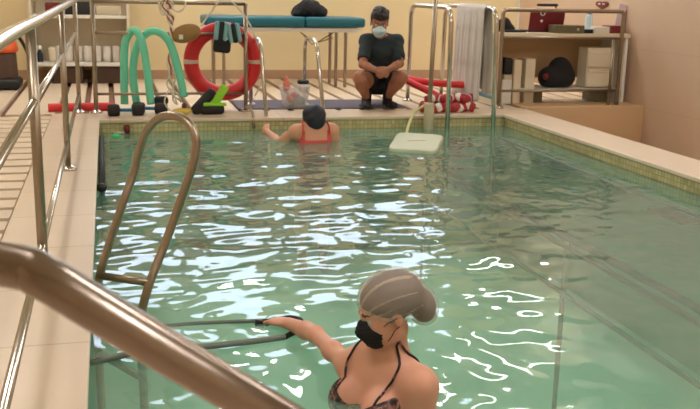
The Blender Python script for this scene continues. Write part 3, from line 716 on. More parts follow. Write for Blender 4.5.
# tub of toys
c = atz(295, 106, 0); c = Vector((c.x-.03, 9.31, mz+.001))
t = thing('toy_tub', 'clear plastic tub of small toys on the grey mat', 'tub', c)
tubp = [(.12, 0), (.125, .005), (.16, .2), (.168, .205), (.163, .215)]
obj('wall', MB().lathe(tubp+[(.153, .2), (.118, .012), (.02, .01)], c, 28), 'clear', t)
for i, (dx, dy, dz, r, mm, lab) in enumerate(((-.06, -.03, .09, .045, 'pink', 'pink'), (-.02, -.06, .12, .035, 'ring_red', 'red'), (.07, -.03, .06, .05, 'green_dark', 'dark green'), (.04, -.06, .055, .04, 'blue', 'blue'), (-.05, .04, .05, .04, 'white', 'white'), (.02, .05, .1, .045, 'pale_blue', 'pale blue'), (.0, -.05, .05, .035, 'olive', 'olive'))):
    q = c+Vector((dx*.8, dy*.8, dz)); tag(obj('toy_ball', MB().ball(q, r, 12), mm, loc=q), lab+' toy ball inside the clear tub', 'ball', 'toys in the clear tub')
q = c+Vector((.08, -.03, .215)); t = thing('container', 'white container with a black lid on top of the toy tub', 'container', q)
obj('body', MB().lathe([(.05, -.06), (.055, 0), (.055, .02)], q, 18), 'white', t); obj('lid', MB().lathe([(.05, .02), (.06, .025), (.06, .055), (.04, .06)], q, 18), 'black', t)
q = c+Vector((-.09, 0, .25)); t = thing('squeeze_toy', 'pink squeeze toy standing in the left of the toy tub', 'toy', q)
obj('body', MB().lathe([(.02, -.09), (.045, -.05), (.035, 0), (.018, .03), (.022, .045), (.012, .06)], q, 14), 'pink', t)

# red-white lane floats heaped beside the tall grab rails
t = None
def lane(lab, y, z, x0, x1, wob):
    pts = [(x0+(x1-x0)*k/10, y+.03*math.sin(k*1.7+wob), z+.012*math.sin(k*2.3+wob)) for k in range(11)]; P = smooth_path(pts, 8)
    t = thing('lane_line', lab, 'lane line', P[0], 'lane lines on the far deck')
    obj('cable', MB().tube(P, .007, 8), 'steel', t)
    for k in range(3, len(P)-3, 4):
        d = (P[k+1]-P[k-1]).normalized()
        obj('float', MB().lathe([(.012, -.034), (.04, -.03), (.046, -.008), (.046, .008), (.04, .03), (.012, .034)], P[k], 14, d), 'lane_red' if (k//4) % 4 != 1 else 'white', t)
x0, x1 = atz(437, 110, .03).x, atz(491, 106, .03).x
lane('red and white lane line on the far coping, lowest in the heap', 8.80, .048, 3.06, 3.63, 0)
lane('red and white lane line heaped behind the lowest one', 8.92, .055, 3.1, 3.66, 2)
lane('red and white lane line on top of the heap by the towel', 8.86, .135, 3.12, 3.64, 4)
a, b = aty(466, 89, 9.2), aty(492, 97, 8.95); t = thing('foam_tube', 'grey tube with a black clip lying over the lane lines below the towel', 'tube', a)
obj('body', MB().tube([a, b], .024, 14), 'pale_blue', t)
obj('clip', MB().box((a*.75+b*.25), (.05, .06, .06), .3, .01), 'black', t)
# towel over the tall grab rail
t = thing('towel', 'pale grey towel draped over the tall grab rail', 'towel', (3.7, 9.2, 1.07))
def drape(x, side, zb, y0=8.75, y1=9.5, ph=0):
    vs = []; n, k = 48, 26; cols = []
    for i in range(n+1):
        y = y0+(y1-y0)*i/n; f = math.sin(i*.55+ph)*.6+math.sin(i*1.13+1+ph)*.4
        for j in range(k+1):
            u = j/k; z = 1.078-(1.078-zb)*u
            if j == 0: vs.append((x, y, 1.084))
            else:
                vs.append((x+side*(.028+.012+.028*f*min(1, u*2.5)+.02*u), y+.02*math.sin(u*3)*(i/n-.5), z-.02*u*math.sin(i*.3)))
    return vs, n, k
sh = MB()
for side, zb in ((-1, .12), (1, .2)):
    vs_, n_, k_ = drape(3.7, side, zb, ph=.5*side)
    fs_ = [(i*(k_+1)+j, (i+1)*(k_+1)+j, (i+1)*(k_+1)+j+1, i*(k_+1)+j+1) for i in range(n_) for j in range(k_)]
    sh.add(vs_, fs_)
o = obj('cloth', sh, 'grey_towel', t); md = o.modifiers.new('thick', 'SOLIDIFY'); md.thickness = .008; md.offset = 0
# floating board and its hose
bz = ZW+.012
P = [atz(388, 150, bz), atz(436, 153, bz), atz(444, 137, bz), atz(398, 134, bz)]
cc = sum(P, Vector())/4
t = thing('float_board', 'pale plastic board floating in the far right of the pool', 'float board', cc)
R_ = MB(); vs_ = []
outline = smooth_path(sum([[P[i].lerp(P[(i+1) % 4], .12), P[i].lerp(P[(i+1) % 4], .5), P[i].lerp(P[(i+1) % 4], .88)] for i in range(4)], []), 4, True)
n = len(outline)
for (s_, dz) in ((.97, -.02), (1, -.012), (1, .012), (.97, .02), (.9, .022)):
    vs_ += [Vector((cc.x+(p.x-cc.x)*s_, cc.y+(p.y-cc.y)*s_, bz+dz)) for p in outline]
fs_ = [(i*n+j, i*n+(j+1) % n, (i+1)*n+(j+1) % n, (i+1)*n+j) for i in range(4) for j in range(n)]+[tuple(range(n))[::-1], tuple(range(4*n, 5*n))]
obj('panel', R_.add(vs_, fs_, False), 'board', t)
obj('grip_slot', MB().box(cc+Vector((0, .0, .022)), (.16, .03, .006), 0, .002), 'pvc', t)
t = thing('hose', 'thin yellow hose arching from the far coping down to the floating board', 'hose', (2.9, 8.7, 0))
obj('tube', MB().tube(smooth_path([aty(431, 104, 8.66), aty(424, 106, 8.62), aty(415, 112, 8.55), aty(409, 124, 8.4), aty(406, 137, 8.1)], 8), .014, 10), 'hose', t)

# ================================================================== DESK AND WHAT IS ON IT
dzt = .78; dx0, dx1, dy0, dy1 = 4.05, 5.66, 9.3, 9.9
t = thing('desk', 'long white desk behind the steel railing on the right', 'desk', ((dx0+dx1)/2, 9.6, 0))
obj('top', MB().box(((dx0+dx1)/2, 9.6, dzt-.02), (dx1-dx0, .6, .045), 0, .006), 'cream', t)
obj('side_panel', MB().box((dx1-.03, 9.6, (dzt-.045)/2), (.035, .56, dzt-.05), 0, .004), 'white', t)
obj('side_panel', MB().box((dx0+.06, 9.6, (dzt-.045)/2), (.03, .5, dzt-.05), 0, .004), 'cream', t)
obj('back_panel', MB().box(((dx0+dx1)/2, 9.86, .5), (dx1-dx0-.1, .02, .5), 0, .004), 'platform', t)
def onbox(name, lab, cat, px0, px1, py0, Y, dep, m, zb=dzt+.003, rz=0, bev=.008, group=None, tilt=None):
    a, b = aty(px0, 30, Y), aty(px1, py0, Y); h = max(b.z-zb, .01)
    return tag(obj(name, MB().box(((a.x+b.x)/2, Y+dep/2, zb+h/2), (b.x-a.x, dep, h), rz, bev, tilt), m, loc=((a.x+b.x)/2, Y+dep/2, zb)), lab, cat, group)
# laptop, dark red lid towards the pool
a, b = aty(527, 30, 9.5), aty(560, 9, 9.58); cx = (a.x+b.x)/2
t = thing('laptop', 'open laptop with a dark red lid and white round mark on the desk', 'laptop', (cx, 9.6, dzt))
obj('base', MB().box((cx, 9.66, dzt+.012), (.34, .22, .02), 0, .004), 'black', t)
Rt = Matrix.Rotation(.16, 3, 'X')
lid = obj('lid', MB().box((cx+.04, 9.54, dzt+.135), (.42, .014, .24), 0, .005, Rt), 'dark_red', t)
for (px, py, r) in ((543, 13, .026), (541.5, 21, .016)):
    q = aty(px, py, 9.515); obj('mark', MB().tube([q+Vector((math.cos(a_)*r, .002, math.sin(a_)*r)) for a_ in np.linspace(0, 2*PI, 20, endpoint=False)], .006, 6, True, nrm=(0, 1, 0)) if r > .02 else MB().lathe([(r, 0), (r, .004)], q, 16, (0, -1, 0)), 'white_mark', lid)
onbox('notebook', 'flat dark notebook lying beside the laptop on the desk', 'notebook', 506, 526, 30.3, 9.4, .2, 'black', rz=.1, bev=.002)
onbox('storage_box', 'olive green box with a white dot at the front of the desk', 'box', 556, 585, 25.5, 9.32, .2, 'olive')
q = aty(578, 29.5, 9.315); obj('label_dot', MB().lathe([(.014, 0), (.014, .004)], q, 14, (0, -1, 0)), 'white_mark', [o for o in bpy.data.objects if o.name.startswith('storage_box') and o.get('label', '').startswith('olive')][0])
c = aty(588, 33, 9.55); t = thing('bottle', 'pale blue bottle standing on the desk behind the white box', 'bottle', (c.x, 9.55, dzt+.003))
hh = aty(588, 12, 9.55).z-dzt
obj('body', MB().lathe([(.036, 0), (.04, .01), (.04, hh*.75), (.025, hh*.88)], (c.x, 9.55, dzt+.003), 20), 'mask_blue', t)
obj('cap', MB().lathe([(.026, hh*.88), (.026, hh)], (c.x, 9.55, dzt+.003), 16), 'pale_blue', t)
onbox('tissue_box', 'small white box on the desk in front of the pale blue bottle', 'box', 594.5, 610, 27, 9.36, .1, 'white')
onbox('book', 'dark navy book lying under the pale blue bottle on the desk', 'book', 584.5, 593.5, 29.5, 9.33, .1, 'navy', bev=.003)
onbox('book', 'dark red book at the right end of the desk beside the white box', 'book', 611, 623, 26, 9.4, .2, 'dark_red', bev=.004)
c = aty(545, 5, 9.75); t = thing('desk_lamp', 'black desk lamp head rising behind the dark red laptop', 'lamp', (c.x+.05, 9.78, dzt))
hh = c.z
obj('base', MB().lathe([(.08, 0), (.08, .015), (.02, .02)], (c.x+.15, 9.78, dzt+.003), 20), 'black', t)
obj('pole', MB().tube([(c.x+.15, 9.78, dzt+.01), (c.x+.15, 9.78, hh+.01)], .009, 10), 'black', t)
obj('shade', MB().box((c.x+.04, 9.77, hh), (.24, .07, .03), 0, .01), 'black', t)
c = aty(554, 25, 9.5); t = thing('webcam', 'small silver clamp device at the front right of the laptop', 'device', (c.x, 9.42, dzt))
obj('stand', MB().lathe([(.03, 0), (.03, .008), (.008, .012), (.008, .05)], (c.x+.01, 9.42, dzt+.003), 14), 'steel', t); obj('head', MB().ball((c.x+.01, 9.42, dzt+.07), (.03, .02, .022), 12), 'steel', t)
# black bag on the desk's left end
c = aty(505.5, 30, 9.55); Bg = Body((c.x-.12, 9.42, dzt+.003), (c.x+.16, 9.75, dzt+.25), .008)
Bg.ell((c.x, 9.58, dzt+.06), (.07, .09, .1)); Bg.ell((c.x+.02, 9.58, dzt+.03), (.1, .1, .06), None, .04); Bg.ell((c.x-.05, 9.58, dzt+.05), (.05, .08, .08), None, .03)
t = thing('pouch', 'black soft pouch on the left end of the desk beside the towel', 'pouch', (c.x, 9.58, dzt))
body_mesh('body', np.maximum(Bg.F, dzt+.004-Bg.grids()[2]), Bg.lo, Bg.h, ['black_cloth'], t)
# leaning board with a dark red edge
a = aty(617.5, 34, 9.58); t = thing('display_board', 'pale lilac board with a dark red edge leaning at the end of the desk', 'board', (a.x, 9.55, dzt))
Rt = Matrix.Rotation(-.0, 3, 'X') @ Matrix.Rotation(.16, 3, 'Y')
obj('panel', MB().box((a.x-.01, 9.54, dzt+.165), (.10, .02, .32), 0, .003, Rt), 'lilac_board', t)
obj('edge', MB().box((a.x+.052, 9.55, dzt+.16), (.02, .06, .34), 0, .003, Rt), 'dark_red', t)
# heart on the right wall
q = aty(602, 5, 9.8); d = ray(602, 5); tt = (XW-.012)/d[0]; q = Vector((XW-.012, d[1]*tt, CAM_H+d[2]*tt))
hp = []
for k in range(40):
    a_ = 2*PI*k/40; hp.append((16*math.sin(a_)**3, 13*math.cos(a_)-5*math.cos(2*a_)-2*math.cos(3*a_)-math.cos(4*a_)))
s_ = .0034
ht = tag(obj('heart', MB().prism([(q.y-u*s_*2.6, q.z+v*s_) for u, v in hp], XW-.02, XW-.002, 'yz'), 'dark_red', loc=q), 'small red heart with white marks stuck on the right wall above the desk', 'heart')
for du in (-1, 1): obj('white_mark', MB().box((XW-.022, q.y+du*.05, q.z+.012), (.004, .05, .014), 0, .001), 'white_mark', ht)
# below the desk
t = thing('drawer_cabinet', 'cream drawer cabinet under the right end of the desk', 'cabinet', (5.3, 9.55, 0))
a, b = aty(585, 95, 9.4), aty(616, 48, 9.4); zb = .18
obj('body', MB().box(((a.x+b.x)/2, 9.52, (zb+b.z)/2), (b.x-a.x, .22, b.z-zb), 0, .005), 'drawer', t)
for k in range(2):
    hz = (b.z-zb-.03)/2; dr = obj('drawer', MB().box(((a.x+b.x)/2, 9.402, zb+.01+hz*(k+.5)+.005*k), (b.x-a.x-.02, .02, hz-.01), 0, .004), 'drawer', t)
    obj('grip', MB().box(((a.x+b.x)/2, 9.39, zb+hz*(k+1)-.03), (b.x-a.x-.1, .012, .012), 0, .003), 'cream', dr)
tag(obj('low_shelf', MB().box((4.98, 9.58, .155), (1.16, .5, .03), 0, .004), 'white', loc=(4.98, 9.58, .14)), 'thin white plank resting low under the desk', 'shelf')
for x in (4.64, 5.45): tag(obj('support_block', MB().box((x, 9.62, .07), (.1, .4, .135), 0, .004), 'olive', loc=(x, 9.62, 0)), 'low dark block carrying the white plank, '+('under the black bag side' if x < 5 else 'under the drawer cabinet'), 'block')
c = aty(558, 75, 9.5); Bg = Body((c.x-.28, 9.32, .165), (c.x+.24, 9.75, .62), .01)
Bg.ell((c.x+.02, 9.55, .27), (.20, .15, .12)); Bg.ell((c.x+.05, 9.56, .38), (.13, .13, .13), None, .06); Bg.ell((c.x-.1, 9.54, .28), (.11, .13, .12), None, .04); Bg.ell((c.x+.12, 9.56, .30), (.09, .13, .12), None, .04)
t = thing('backpack', 'black backpack with a dark red patch on the plank under the desk', 'backpack', (c.x, 9.55, .17))
body_mesh('body', np.maximum(Bg.F, .176-Bg.grids()[2]), Bg.lo, Bg.h, ['black_cloth'], t)
q = aty(545, 75, 9.4); obj('patch', MB().ball(q+Vector((.03, .035, -.02)), (.035, .025, .04), 12), 'dark_red', t)
def underbox(name, lab, cat, px0, px1, py0, py1, Y, dep, m): 
    a, b = aty(px0, py1, Y), aty(px1, py0, Y)
    tag(obj(name, MB().box(((a.x+b.x)/2, Y+dep/2, b.z/2+.001), (b.x-a.x, dep, b.z), 0, .006), m, loc=((a.x+b.x)/2, Y+dep/2, 0)), lab, cat)
underbox('file_box', 'tall cream file box under the desk beside the black backpack', 'box', 524.5, 536, 59, 90, 9.42, .25, 'drawer')
underbox('file_box', 'pale file box under the desk behind the railing, second from the towel', 'box', 513, 522.5, 60, 90, 9.42, .25, 'cream')
underbox('carton', 'low cream carton under the left end of the desk', 'carton', 502, 512, 80, 90, 9.42, .2, 'white')
a = aty(507, 67, 9.5); tag(obj('black_case', MB().box((a.x, 9.55, .41), (.1, .2, .18), 0, .02), 'black', loc=(a.x, 9.55, .32)), 'black case stacked above the low cream carton under the desk', 'case')
tag(obj('carton_stack_box', MB().box((a.x, 9.55, .255), (.1, .2, .13), 0, .008), 'pvc', loc=(a.x, 9.55, .19)), 'beige box between the low carton and the black case', 'box')

# ================================================================== PEOPLE
def snap(B, p, off=0.0):
    p = np.array(p, float)
    def val(q):
        g = (q-B.lo)/B.h; g = np.clip(g, 0, B.n-2.001); i = g.astype(int); f = g-i; v = 0
        for a in (0, 1):
            for b in (0, 1):
                for c in (0, 1):
                    v += B.F[i[0]+a, i[1]+b, i[2]+c]*(f[0] if a else 1-f[0])*(f[1] if b else 1-f[1])*(f[2] if c else 1-f[2])
        return v
    for _ in range(30):
        e = 2e-3*np.eye(3); g = np.array([val(p+e[k])-val(p-e[k]) for k in range(3)])/4e-3; n = g/max(np.linalg.norm(g), 1e-6)
        p = p-n*(val(p)-off)*.8
    return Vector(p)
def cutfield(F, *hs):
    for h in hs: F = np.maximum(F, h)
    return F
V3 = lambda *a: Vector(a)

# ---------------- bather with hair net, close in front
t1 = thing('person', 'person in a translucent hair net, black face mask and dark floral swimsuit', 'person', (.9, 2.85, ZB))
Fd = V3(-.85, -.52, 0).normalized(); Ld = V3(0, 0, 1).cross(Fd)
C0 = aty(383, 360, 2.74)
Rz = frame(Fd, (0, 0, 1))
P_ = lambda f, l, u, o=C0: o+Fd*f+Ld*l+V3(0, 0, u)
H1 = aty(387, 310.5, 2.70); R1 = frame((-.95, -.08, -.30), (-.05, 0, 1))
S1 = .93
def torso1(B, g=0.0):
    B.ell(P_(-.01, 0, -.10), (.10+g, .145+g, .15+g), Rz, .05)
    B.ell(P_(.0, 0, -.28), (.10+g, .14+g, .15+g), Rz, .06)
    B.ell(P_(-.01, 0, -.47), (.115+g, .17+g, .13+g), Rz, .06)
    for q in (-1, 1):
        B.ell(P_(.08, q*.07, -.14), (.07+g, .068+g, .076+g), Rz, .03)
        B.cone(P_(-.005, q*.03, .03), P_(-.005, q*.118, -.025), .042+g, .038+g, .05)
Bw = Body((.2, 2.25, ZB-.0), (1.35, 3.75, .36), .0055)
torso1(Bw)
SL, SR = P_(-.005, .158, -.045), P_(.03, -.135, -.052)
Bw.ell(SL, (.056, .056, .06), None, .05); Bw.ell(SR, (.032, .032, .034), None, .05)
elL = SL+V3(-.0, -.03, -.27); wrL = V3(.66, 2.62, -.36)
Bw.chain([SL, SL.lerp(elL, .45), elL], [.056, .052, .042], .03); Bw.chain([elL, elL.lerp(wrL, .35), wrL], [.042, .041, .027], .02)
elR = aty(316, 334.5, 3.13); wrR = aty(289, 323.5, 3.38)
Bw.chain([SR, SR.lerp(elR, .45), elR], [.033, .031, .029], .035); Bw.chain([elR, elR.lerp(wrR, .35), wrR], [.031, .033, .024], .02)
add_hand(Bw, wrR, aty(264, 318, 3.52)-wrR, (.1, -.1, 1), 1.05, .3, -1)
add_hand(Bw, wrL, (-.9, .2, -.1), (0, 0, 1), .95, .8, 1)
nk = P_(-.02, 0, .03); Bw.cone(nk, H1+V3(.03, .02, -.07), .058, .05, .04)
add_head(Bw, H1, R1, S1)
for q in (-1, 1):
    hp_ = P_(-.01, q*.09, -.55); kn = P_(.06, q*.10, -.93); an = P_(-.01, q*.10, -1.27); to = P_(.13, q*.12, -1.322)
    Bw.chain([hp_, hp_.lerp(kn, .4), kn], [.095, .085, .06], .04); Bw.chain([kn, kn.lerp(an, .3), an], [.058, .055, .036], .03)
    Bw.cone(an+V3(0, 0, -.035), to, .036, .022, .03)
def paint1(P):
    idx = np.zeros(len(P), int); return head_paint(P, H1, R1, idx, S1)
body_mesh('body', Bw.F, Bw.lo, Bw.h, ['skin_a', 'lip', 'eye', 'hair_brown'], t1, paint1)
# hair and net
def capbody(B, g):
    T = lambda p: np.array(H1)+R1@np.array(p)
    B.ell(T((-.028, 0, .042)), (.112+g, .09+g, .088+g), R1, .03)
    B.ell(T((-.118, .004, -.026)), (.05+g, .062+g, .068+g), R1, .02)
def loc1(B):
    X, Y, Z = B.grids(); d = [X-H1.x, Y-H1.y, Z-H1.z]
    return [d[0]*R1[0, i]+d[1]*R1[1, i]+d[2]*R1[2, i] for i in range(3)]
lo_, hi_ = (H1.x-.24, H1.y-.2, H1.z-.2), (H1.x+.28, H1.y+.24, H1.z+.24)
Bh = Body(lo_, hi_, .0045); capbody(Bh, -.006); l = loc1(Bh)
hr = body_mesh('hair', cutfield(Bh.F, (-.043+.86*l[0]-l[2])), Bh.lo, Bh.h, ['hair_brown'], t1)
Bn = Body(lo_, hi_, .0035); capbody(Bn, .004); l = loc1(Bn)
ang = np.arctan2(l[1], l[2]-.0)
Fn = Bn.F+(.0009*np.sin(ang*26+3*l[0]*20)+.0007*np.sin(ang*41+1))*np.clip((l[0]+.12)*8, 0, 1)
Fn = cutfield(Fn, -.037+.86*l[0]-l[2])
def paintnet(P):
    L_ = (P-np.array(H1))@R1; a = np.arctan2(L_[:, 1], L_[:, 2]); idx = np.zeros(len(P), int)
    w = np.sin(a*17+L_[:, 0]*9+1.2*np.sin(a*5)); idx[(w > .88+.1*np.sin(a*9)-2.2*np.clip(L_[:, 0]-.0, 0, .1)) & (L_[:, 0] > -.05+.05*np.sin(a*11))] = 1
    band = L_[:, 2]-.86*L_[:, 0]; idx[(band < -.027)] = 1
    return idx
M['net_fold'] = mix_transparent('net_fold', (238, 220, 206), .5, .7)
body_mesh('hair_net', Fn, Bn.lo, Bn.h, ['hairnet', 'net_fold'], hr, paintnet)
def facemask(H, R, s, m, parent, name='face_mask', loops=True, skin=None):
    T = lambda p: np.array(H)+R@(np.array(p)*s)
    B = Body(np.array(H)-.16*s, np.array(H)+.16*s, .004*s)
    B.ell(T((.052, 0, -.052)), np.array((.066, .064, .056))*s, R, .01)
    B.cone(T((.10, 0, -.005)), T((.114, 0, -.036)), .010*s, .016*s, .03)
    B.ell(T((.068, 0, -.088)), np.array((.034, .04, .026))*s, R, .02)
    X, Y, Z = B.grids(); d = [X-H[0], Y-H[1], Z-H[2]]; l = [(d[0]*R[0, i]+d[1]*R[1, i]+d[2]*R[2, i])/s for i in range(3)]
    F = cutfield(B.F+.0012*np.sin(l[2]*420), (.024-l[0]+.25*np.abs(l[2]+.05))*s, (l[2]-.006+.9*np.maximum(0, np.abs(l[1])-.012))*s)
    o = body_mesh(name, F, B.lo, B.h, [m], parent)
    if loops:
        for q in (-1, 1):
            for z0, z1 in ((-.02, .0), (-.078, -.035)):
                pp = [Vector(T(p)) for p in smooth_path([(.045, q*.066, z0), (.02, q*.076, (z0+z1)/2), (-.004, q*.086, z1)], 4)]
                if skin is not None: pp = [snap(skin, p, .001) for p in pp]
                obj('ear_loop', MB().tube(pp, .0016*s, 6), m, o)
    return o
facemask(H1, R1, S1, 'mask_black', t1, skin=Bw)
# swimsuit
Bs = Body((.45, 2.3, -.75), (1.3, 3.15, .16), .005); torso1(Bs, .006)
X, Y, Z = Bs.grids(); lf = (X-C0.x)*Fd.x+(Y-C0.y)*Fd.y+0*Z; ll = (X-C0.x)*Ld.x+(Y-C0.y)*Ld.y+0*Z; lu = (Z-C0.z)+0*X+0*Y
top = np.where(lf > .0, -.125+.05*np.clip((np.abs(ll)-.03)/.08, 0, 1), -.15)
Fs = cutfield(Bs.F, lu-top, -.56-lu+.6*np.clip(np.abs(ll)-.04, 0, .1))
su = body_mesh('swimsuit', Fs, Bs.lo, Bs.h, ['floral'], t1)
for q in (-1, 1):
    pts = [(.16, q*.09, -.10), (.13, q*.092, -.05), (.06, q*.115, .05), (.0, q*.125, .08), (-.07, q*.115, .04), (-.12, q*.09, -.05), (-.14, q*.08, -.16)]
    pp = [snap(Bw, P_(*p), .003) for p in smooth_path(pts, 5)]
    obj('strap', MB().tube(pp, .0042, 8), 'floral', su)
# training bands held by her
h_ = aty(270, 320, 3.47)
t = thing('resistance_band', 'thin grey exercise band on the water held in the hand of the hair net bather', 'exercise band', h_)
wl = Vector((XL+.005, 3.62, -.11))
obj('cord', MB().tube(smooth_path([wl, aty(150, 326, 3.55), aty(200, 323, 3.53), h_+V3(-.03, 0, -.0)], 8), .008, 10), 'grey_band', t)
obj('handle', MB().tube([h_+V3(-.06, .0, -.01), h_+V3(.05, .01, -.01)], .014, 12), 'black', t)
obj('loop', MB().tube(smooth_path([aty(278, 319, 3.5), aty(290, 317, 3.5), aty(301, 320, 3.45), aty(296, 324, 3.43)], 6), .009, 8), 'black', t)
t = thing('resistance_band', 'thicker pale exercise band just under the water behind the bather\'s forearm', 'exercise band', aty(290, 335, 3.25))
obj('cord', MB().tube(smooth_path([Vector((XL+.01, 3.2, -.12)), aty(150, 350, 3.2), aty(210, 346, 3.22), aty(255, 341, 3.27), aty(285, 337, 3.3)], 8), .012, 10), 'grey_band', t)
obj('handle', MB().tube(smooth_path([aty(285, 337, 3.3), aty(295, 332, 3.33), aty(308, 329, 3.35), aty(318, 333, 3.28)], 6), .011, 10), 'black', t)

# ---------------- bather with the navy cap
t2 = thing('person', 'person in a navy cap and pink swimsuit seen from behind holding the pool ladder rail', 'person', (1.57, 7.92, ZB))
C2 = V3(aty(314, 143, 7.92).x, 7.92, .0); F2 = V3(-.1, 1, 0).normalized(); L2 = V3(0, 0, 1).cross(F2); Rz2 = frame(F2, (0, 0, 1))
Q_ = lambda f, l, u: C2+F2*f+L2*l+V3(0, 0, u)
H2 = aty(313.5, 118.5, 7.93); R2 = frame((-.2, 1, -.12), (0.05, 0, 1))
def torso2(B, g=0.0):
    B.ell(Q_(.0, 0, -.12), (.10+g, .16+g, .17+g), Rz2, .05); B.ell(Q_(.0, 0, -.32), (.095+g, .135+g, .15+g), Rz2, .06)
    B.ell(Q_(.0, 0, -.5), (.115+g, .165+g, .13+g), Rz2, .06)
    for q in (-1, 1):
        B.cone(Q_(0, q*.03, .01), Q_(0, q*.15, -.02), .048+g, .05+g, .05); B.ell(Q_(.07, q*.07, -.16), (.07+g, .07+g, .07+g), Rz2, .03)
B2 = Body((1.15, 7.5, ZB), (2.15, 8.75, .36), .0085); torso2(B2)
s2l, s2r = Q_(0, .172, -.035), Q_(0, -.172, -.035)
for s_ in (s2l, s2r): B2.ell(s_, (.057, .057, .06), None, .05)
e2 = aty(279, 142.5, 8.05); w2 = aty(267, 131.5, 8.40); g2 = aty(265, 125, 8.5)
B2.chain([s2l, s2l.lerp(e2, .5), e2], [.05, .045, .038], .03); B2.chain([e2, e2.lerp(w2, .35), w2], [.038, .038, .027], .02)
add_hand(B2, w2, g2-w2, (-.6, -.5, .5), 1.05, .6, 1, .01)
e3 = s2r+V3(.08, .02, -.26); w3 = e3+V3(-.05, .2, -.05)
B2.chain([s2r, e3, w3], [.05, .038, .027], .03); add_hand(B2, w3, (-.2, 1, 0), (0, 0, 1), 1, .3, -1, .01)
B2.cone(Q_(0, 0, .01), H2+V3(0, 0, -.07), .056, .05, .04); add_head(B2, H2, R2, 1.02)
for q in (-1, 1):
    a_, b_, c_, d_ = Q_(0, q*.09, -.57), Q_(.05, q*.1, -.94), Q_(-.02, q*.1, -1.3), Q_(.13, q*.12, -1.335)
    B2.chain([a_, b_], [.09, .06], .04); B2.chain([b_, c_], [.058, .036], .03); B2.cone(c_, d_, .036, .022, .03)
body_mesh('body', B2.F, B2.lo, B2.h, ['skin_b', 'lip', 'eye', 'hair_black'], t2, lambda P: head_paint(P, H2, R2, np.zeros(len(P), int), 1.02))
Bc = Body(np.array(H2)-.2, np.array(H2)+.2, .006)
T = lambda p: np.array(H2)+R2@np.array(p)
Bc.ell(T((-.012, 0, .028)), (.118, .102, .106), R2); Bc.ell(T((-.06, 0, -.03)), (.065, .075, .07), R2, .04)
X, Y, Z = Bc.grids(); lx = [(X-H2.x)*R2[0, i]+(Y-H2.y)*R2[1, i]+(Z-H2.z)*R2[2, i] for i in range(3)]
body_mesh('swim_cap', cutfield(Bc.F+.002*np.sin(lx[2]*90+lx[1]*60), .75*(lx[0]-.02)-lx[2]-.02), Bc.lo, Bc.h, ['navy'], t2)
Bs = Body((1.3, 7.65, -.85), (2.1, 8.2, .1), .007); torso2(Bs, .007)
X, Y, Z = Bs.grids(); lf = (X-C2.x)*F2.x+(Y-C2.y)*F2.y+0*Z; ll = (X-C2.x)*L2.x+(Y-C2.y)*L2.y+0*Z; lu = Z-C2.z+0*X+0*Y
top = np.where(np.abs(ll) > .102, -.01+0*ll, -.10+.0*ll)
su = body_mesh('swimsuit', cutfield(Bs.F, lu-top, -.6-lu+.6*np.clip(np.abs(ll)-.04, 0, .1)), Bs.lo, Bs.h, ['swim_pink'], t2)
for q in (-1, 1):
    pp = [snap(B2, Q_(*p), .004) for p in smooth_path([(-.11, q*.125, -.05), (-.08, q*.122, .03), (0, q*.12, .07), (.08, q*.115, .02), (.12, q*.11, -.06)], 5)]
    obj('strap', MB().tube(pp, .012, 8, flat=.5), 'swim_pink', su)

# ---------------- crouching man
t3 = thing('person', 'person in dark polo shirt, shorts and pale blue mask crouching at the pool edge', 'person', (2.68, 9.25, mz))
pel = aty(381, 83, 9.47); Sh = [aty(366.5, 41, 9.30), aty(396.5, 41.5, 9.32)]; El = [aty(362.5, 64.5, 9.12), aty(400, 63.5, 9.12)]
Wr = [aty(377, 70.5, 8.93), aty(387.5, 70, 8.93)]; Kn = [aty(359.5, 78, 9.02), aty(401, 78, 9.04)]
An = [V3(aty(367, 103, 9.2).x, 9.22, .11), V3(aty(388.5, 103, 9.2).x, 9.24, .11)]
H3 = aty(379.5, 22.5, 9.2); R3 = frame((-.22, -1, -.38), (0, -.2, 1)); S3 = 1.12
nb = (Sh[0]+Sh[1])/2
up3 = (nb-pel).normalized(); Rt3 = frame((0, -1, 0), up3)
B3 = Body((2.2, 8.65, 0), (3.15, 9.75, 1.15), .0085)
mid = pel.lerp(nb, .5)+V3(0, .03, 0)
def torso3(B, g=0):
    B.ell(pel+V3(0, .0, .02), (.125+g, .155+g, .12+g), Rt3, .05); B.ell(mid, (.115+g, .15+g, .17+g), Rt3, .06)
    B.ell(pel.lerp(nb, .8), (.112+g, .165+g, .12+g), Rt3, .05)
    for q in (0, 1): B.cone(nb+V3(0, 0, .01), Sh[q], .055+g, .056+g, .05)
torso3(B3)
for q in (0, 1):
    B3.ell(Sh[q], (.06, .06, .06), None, .04); B3.chain([Sh[q], Sh[q].lerp(El[q], .5), El[q]], [.056, .05, .04], .03)
    B3.chain([El[q], El[q].lerp(Wr[q], .35), Wr[q]], [.04, .041, .028], .02)
    hpv = pel+V3((-.1, .1)[q], -.02, 0)
    B3.chain([hpv, hpv.lerp(Kn[q], .5), Kn[q]], [.095, .088, .068], .03)
    B3.chain([Kn[q], Kn[q].lerp(An[q], .38)+V3(0, .03, 0), An[q], An[q]+V3(0, 0, -.06)], [.064, .062, .04, .038], .025)
    B3.cone(An[q]+V3(0, .03, -.07), An[q]+V3((-.03, .03)[q], -.14, -.075), .032, .026, .03)
add_hand(B3, Wr[0], (.85, -.35, -.25), (-.2, -.9, .4), 1.0, .75, 1, .01)
add_hand(B3, Wr[1], (-.75, -.45, -.35), (.3, -.9, .3), 1.0, .75, -1, .01)
B3.cone(nb+V3(0, .01, .02), H3+V3(.0, .03, -.07), .062, .056, .04); add_head(B3, H3, R3, S3)
body_mesh('body', B3.F, B3.lo, B3.h, ['skin_c', 'lip', 'eye', 'hair_black'], t3, lambda P: head_paint(P, H3, R3, np.zeros(len(P), int), S3))
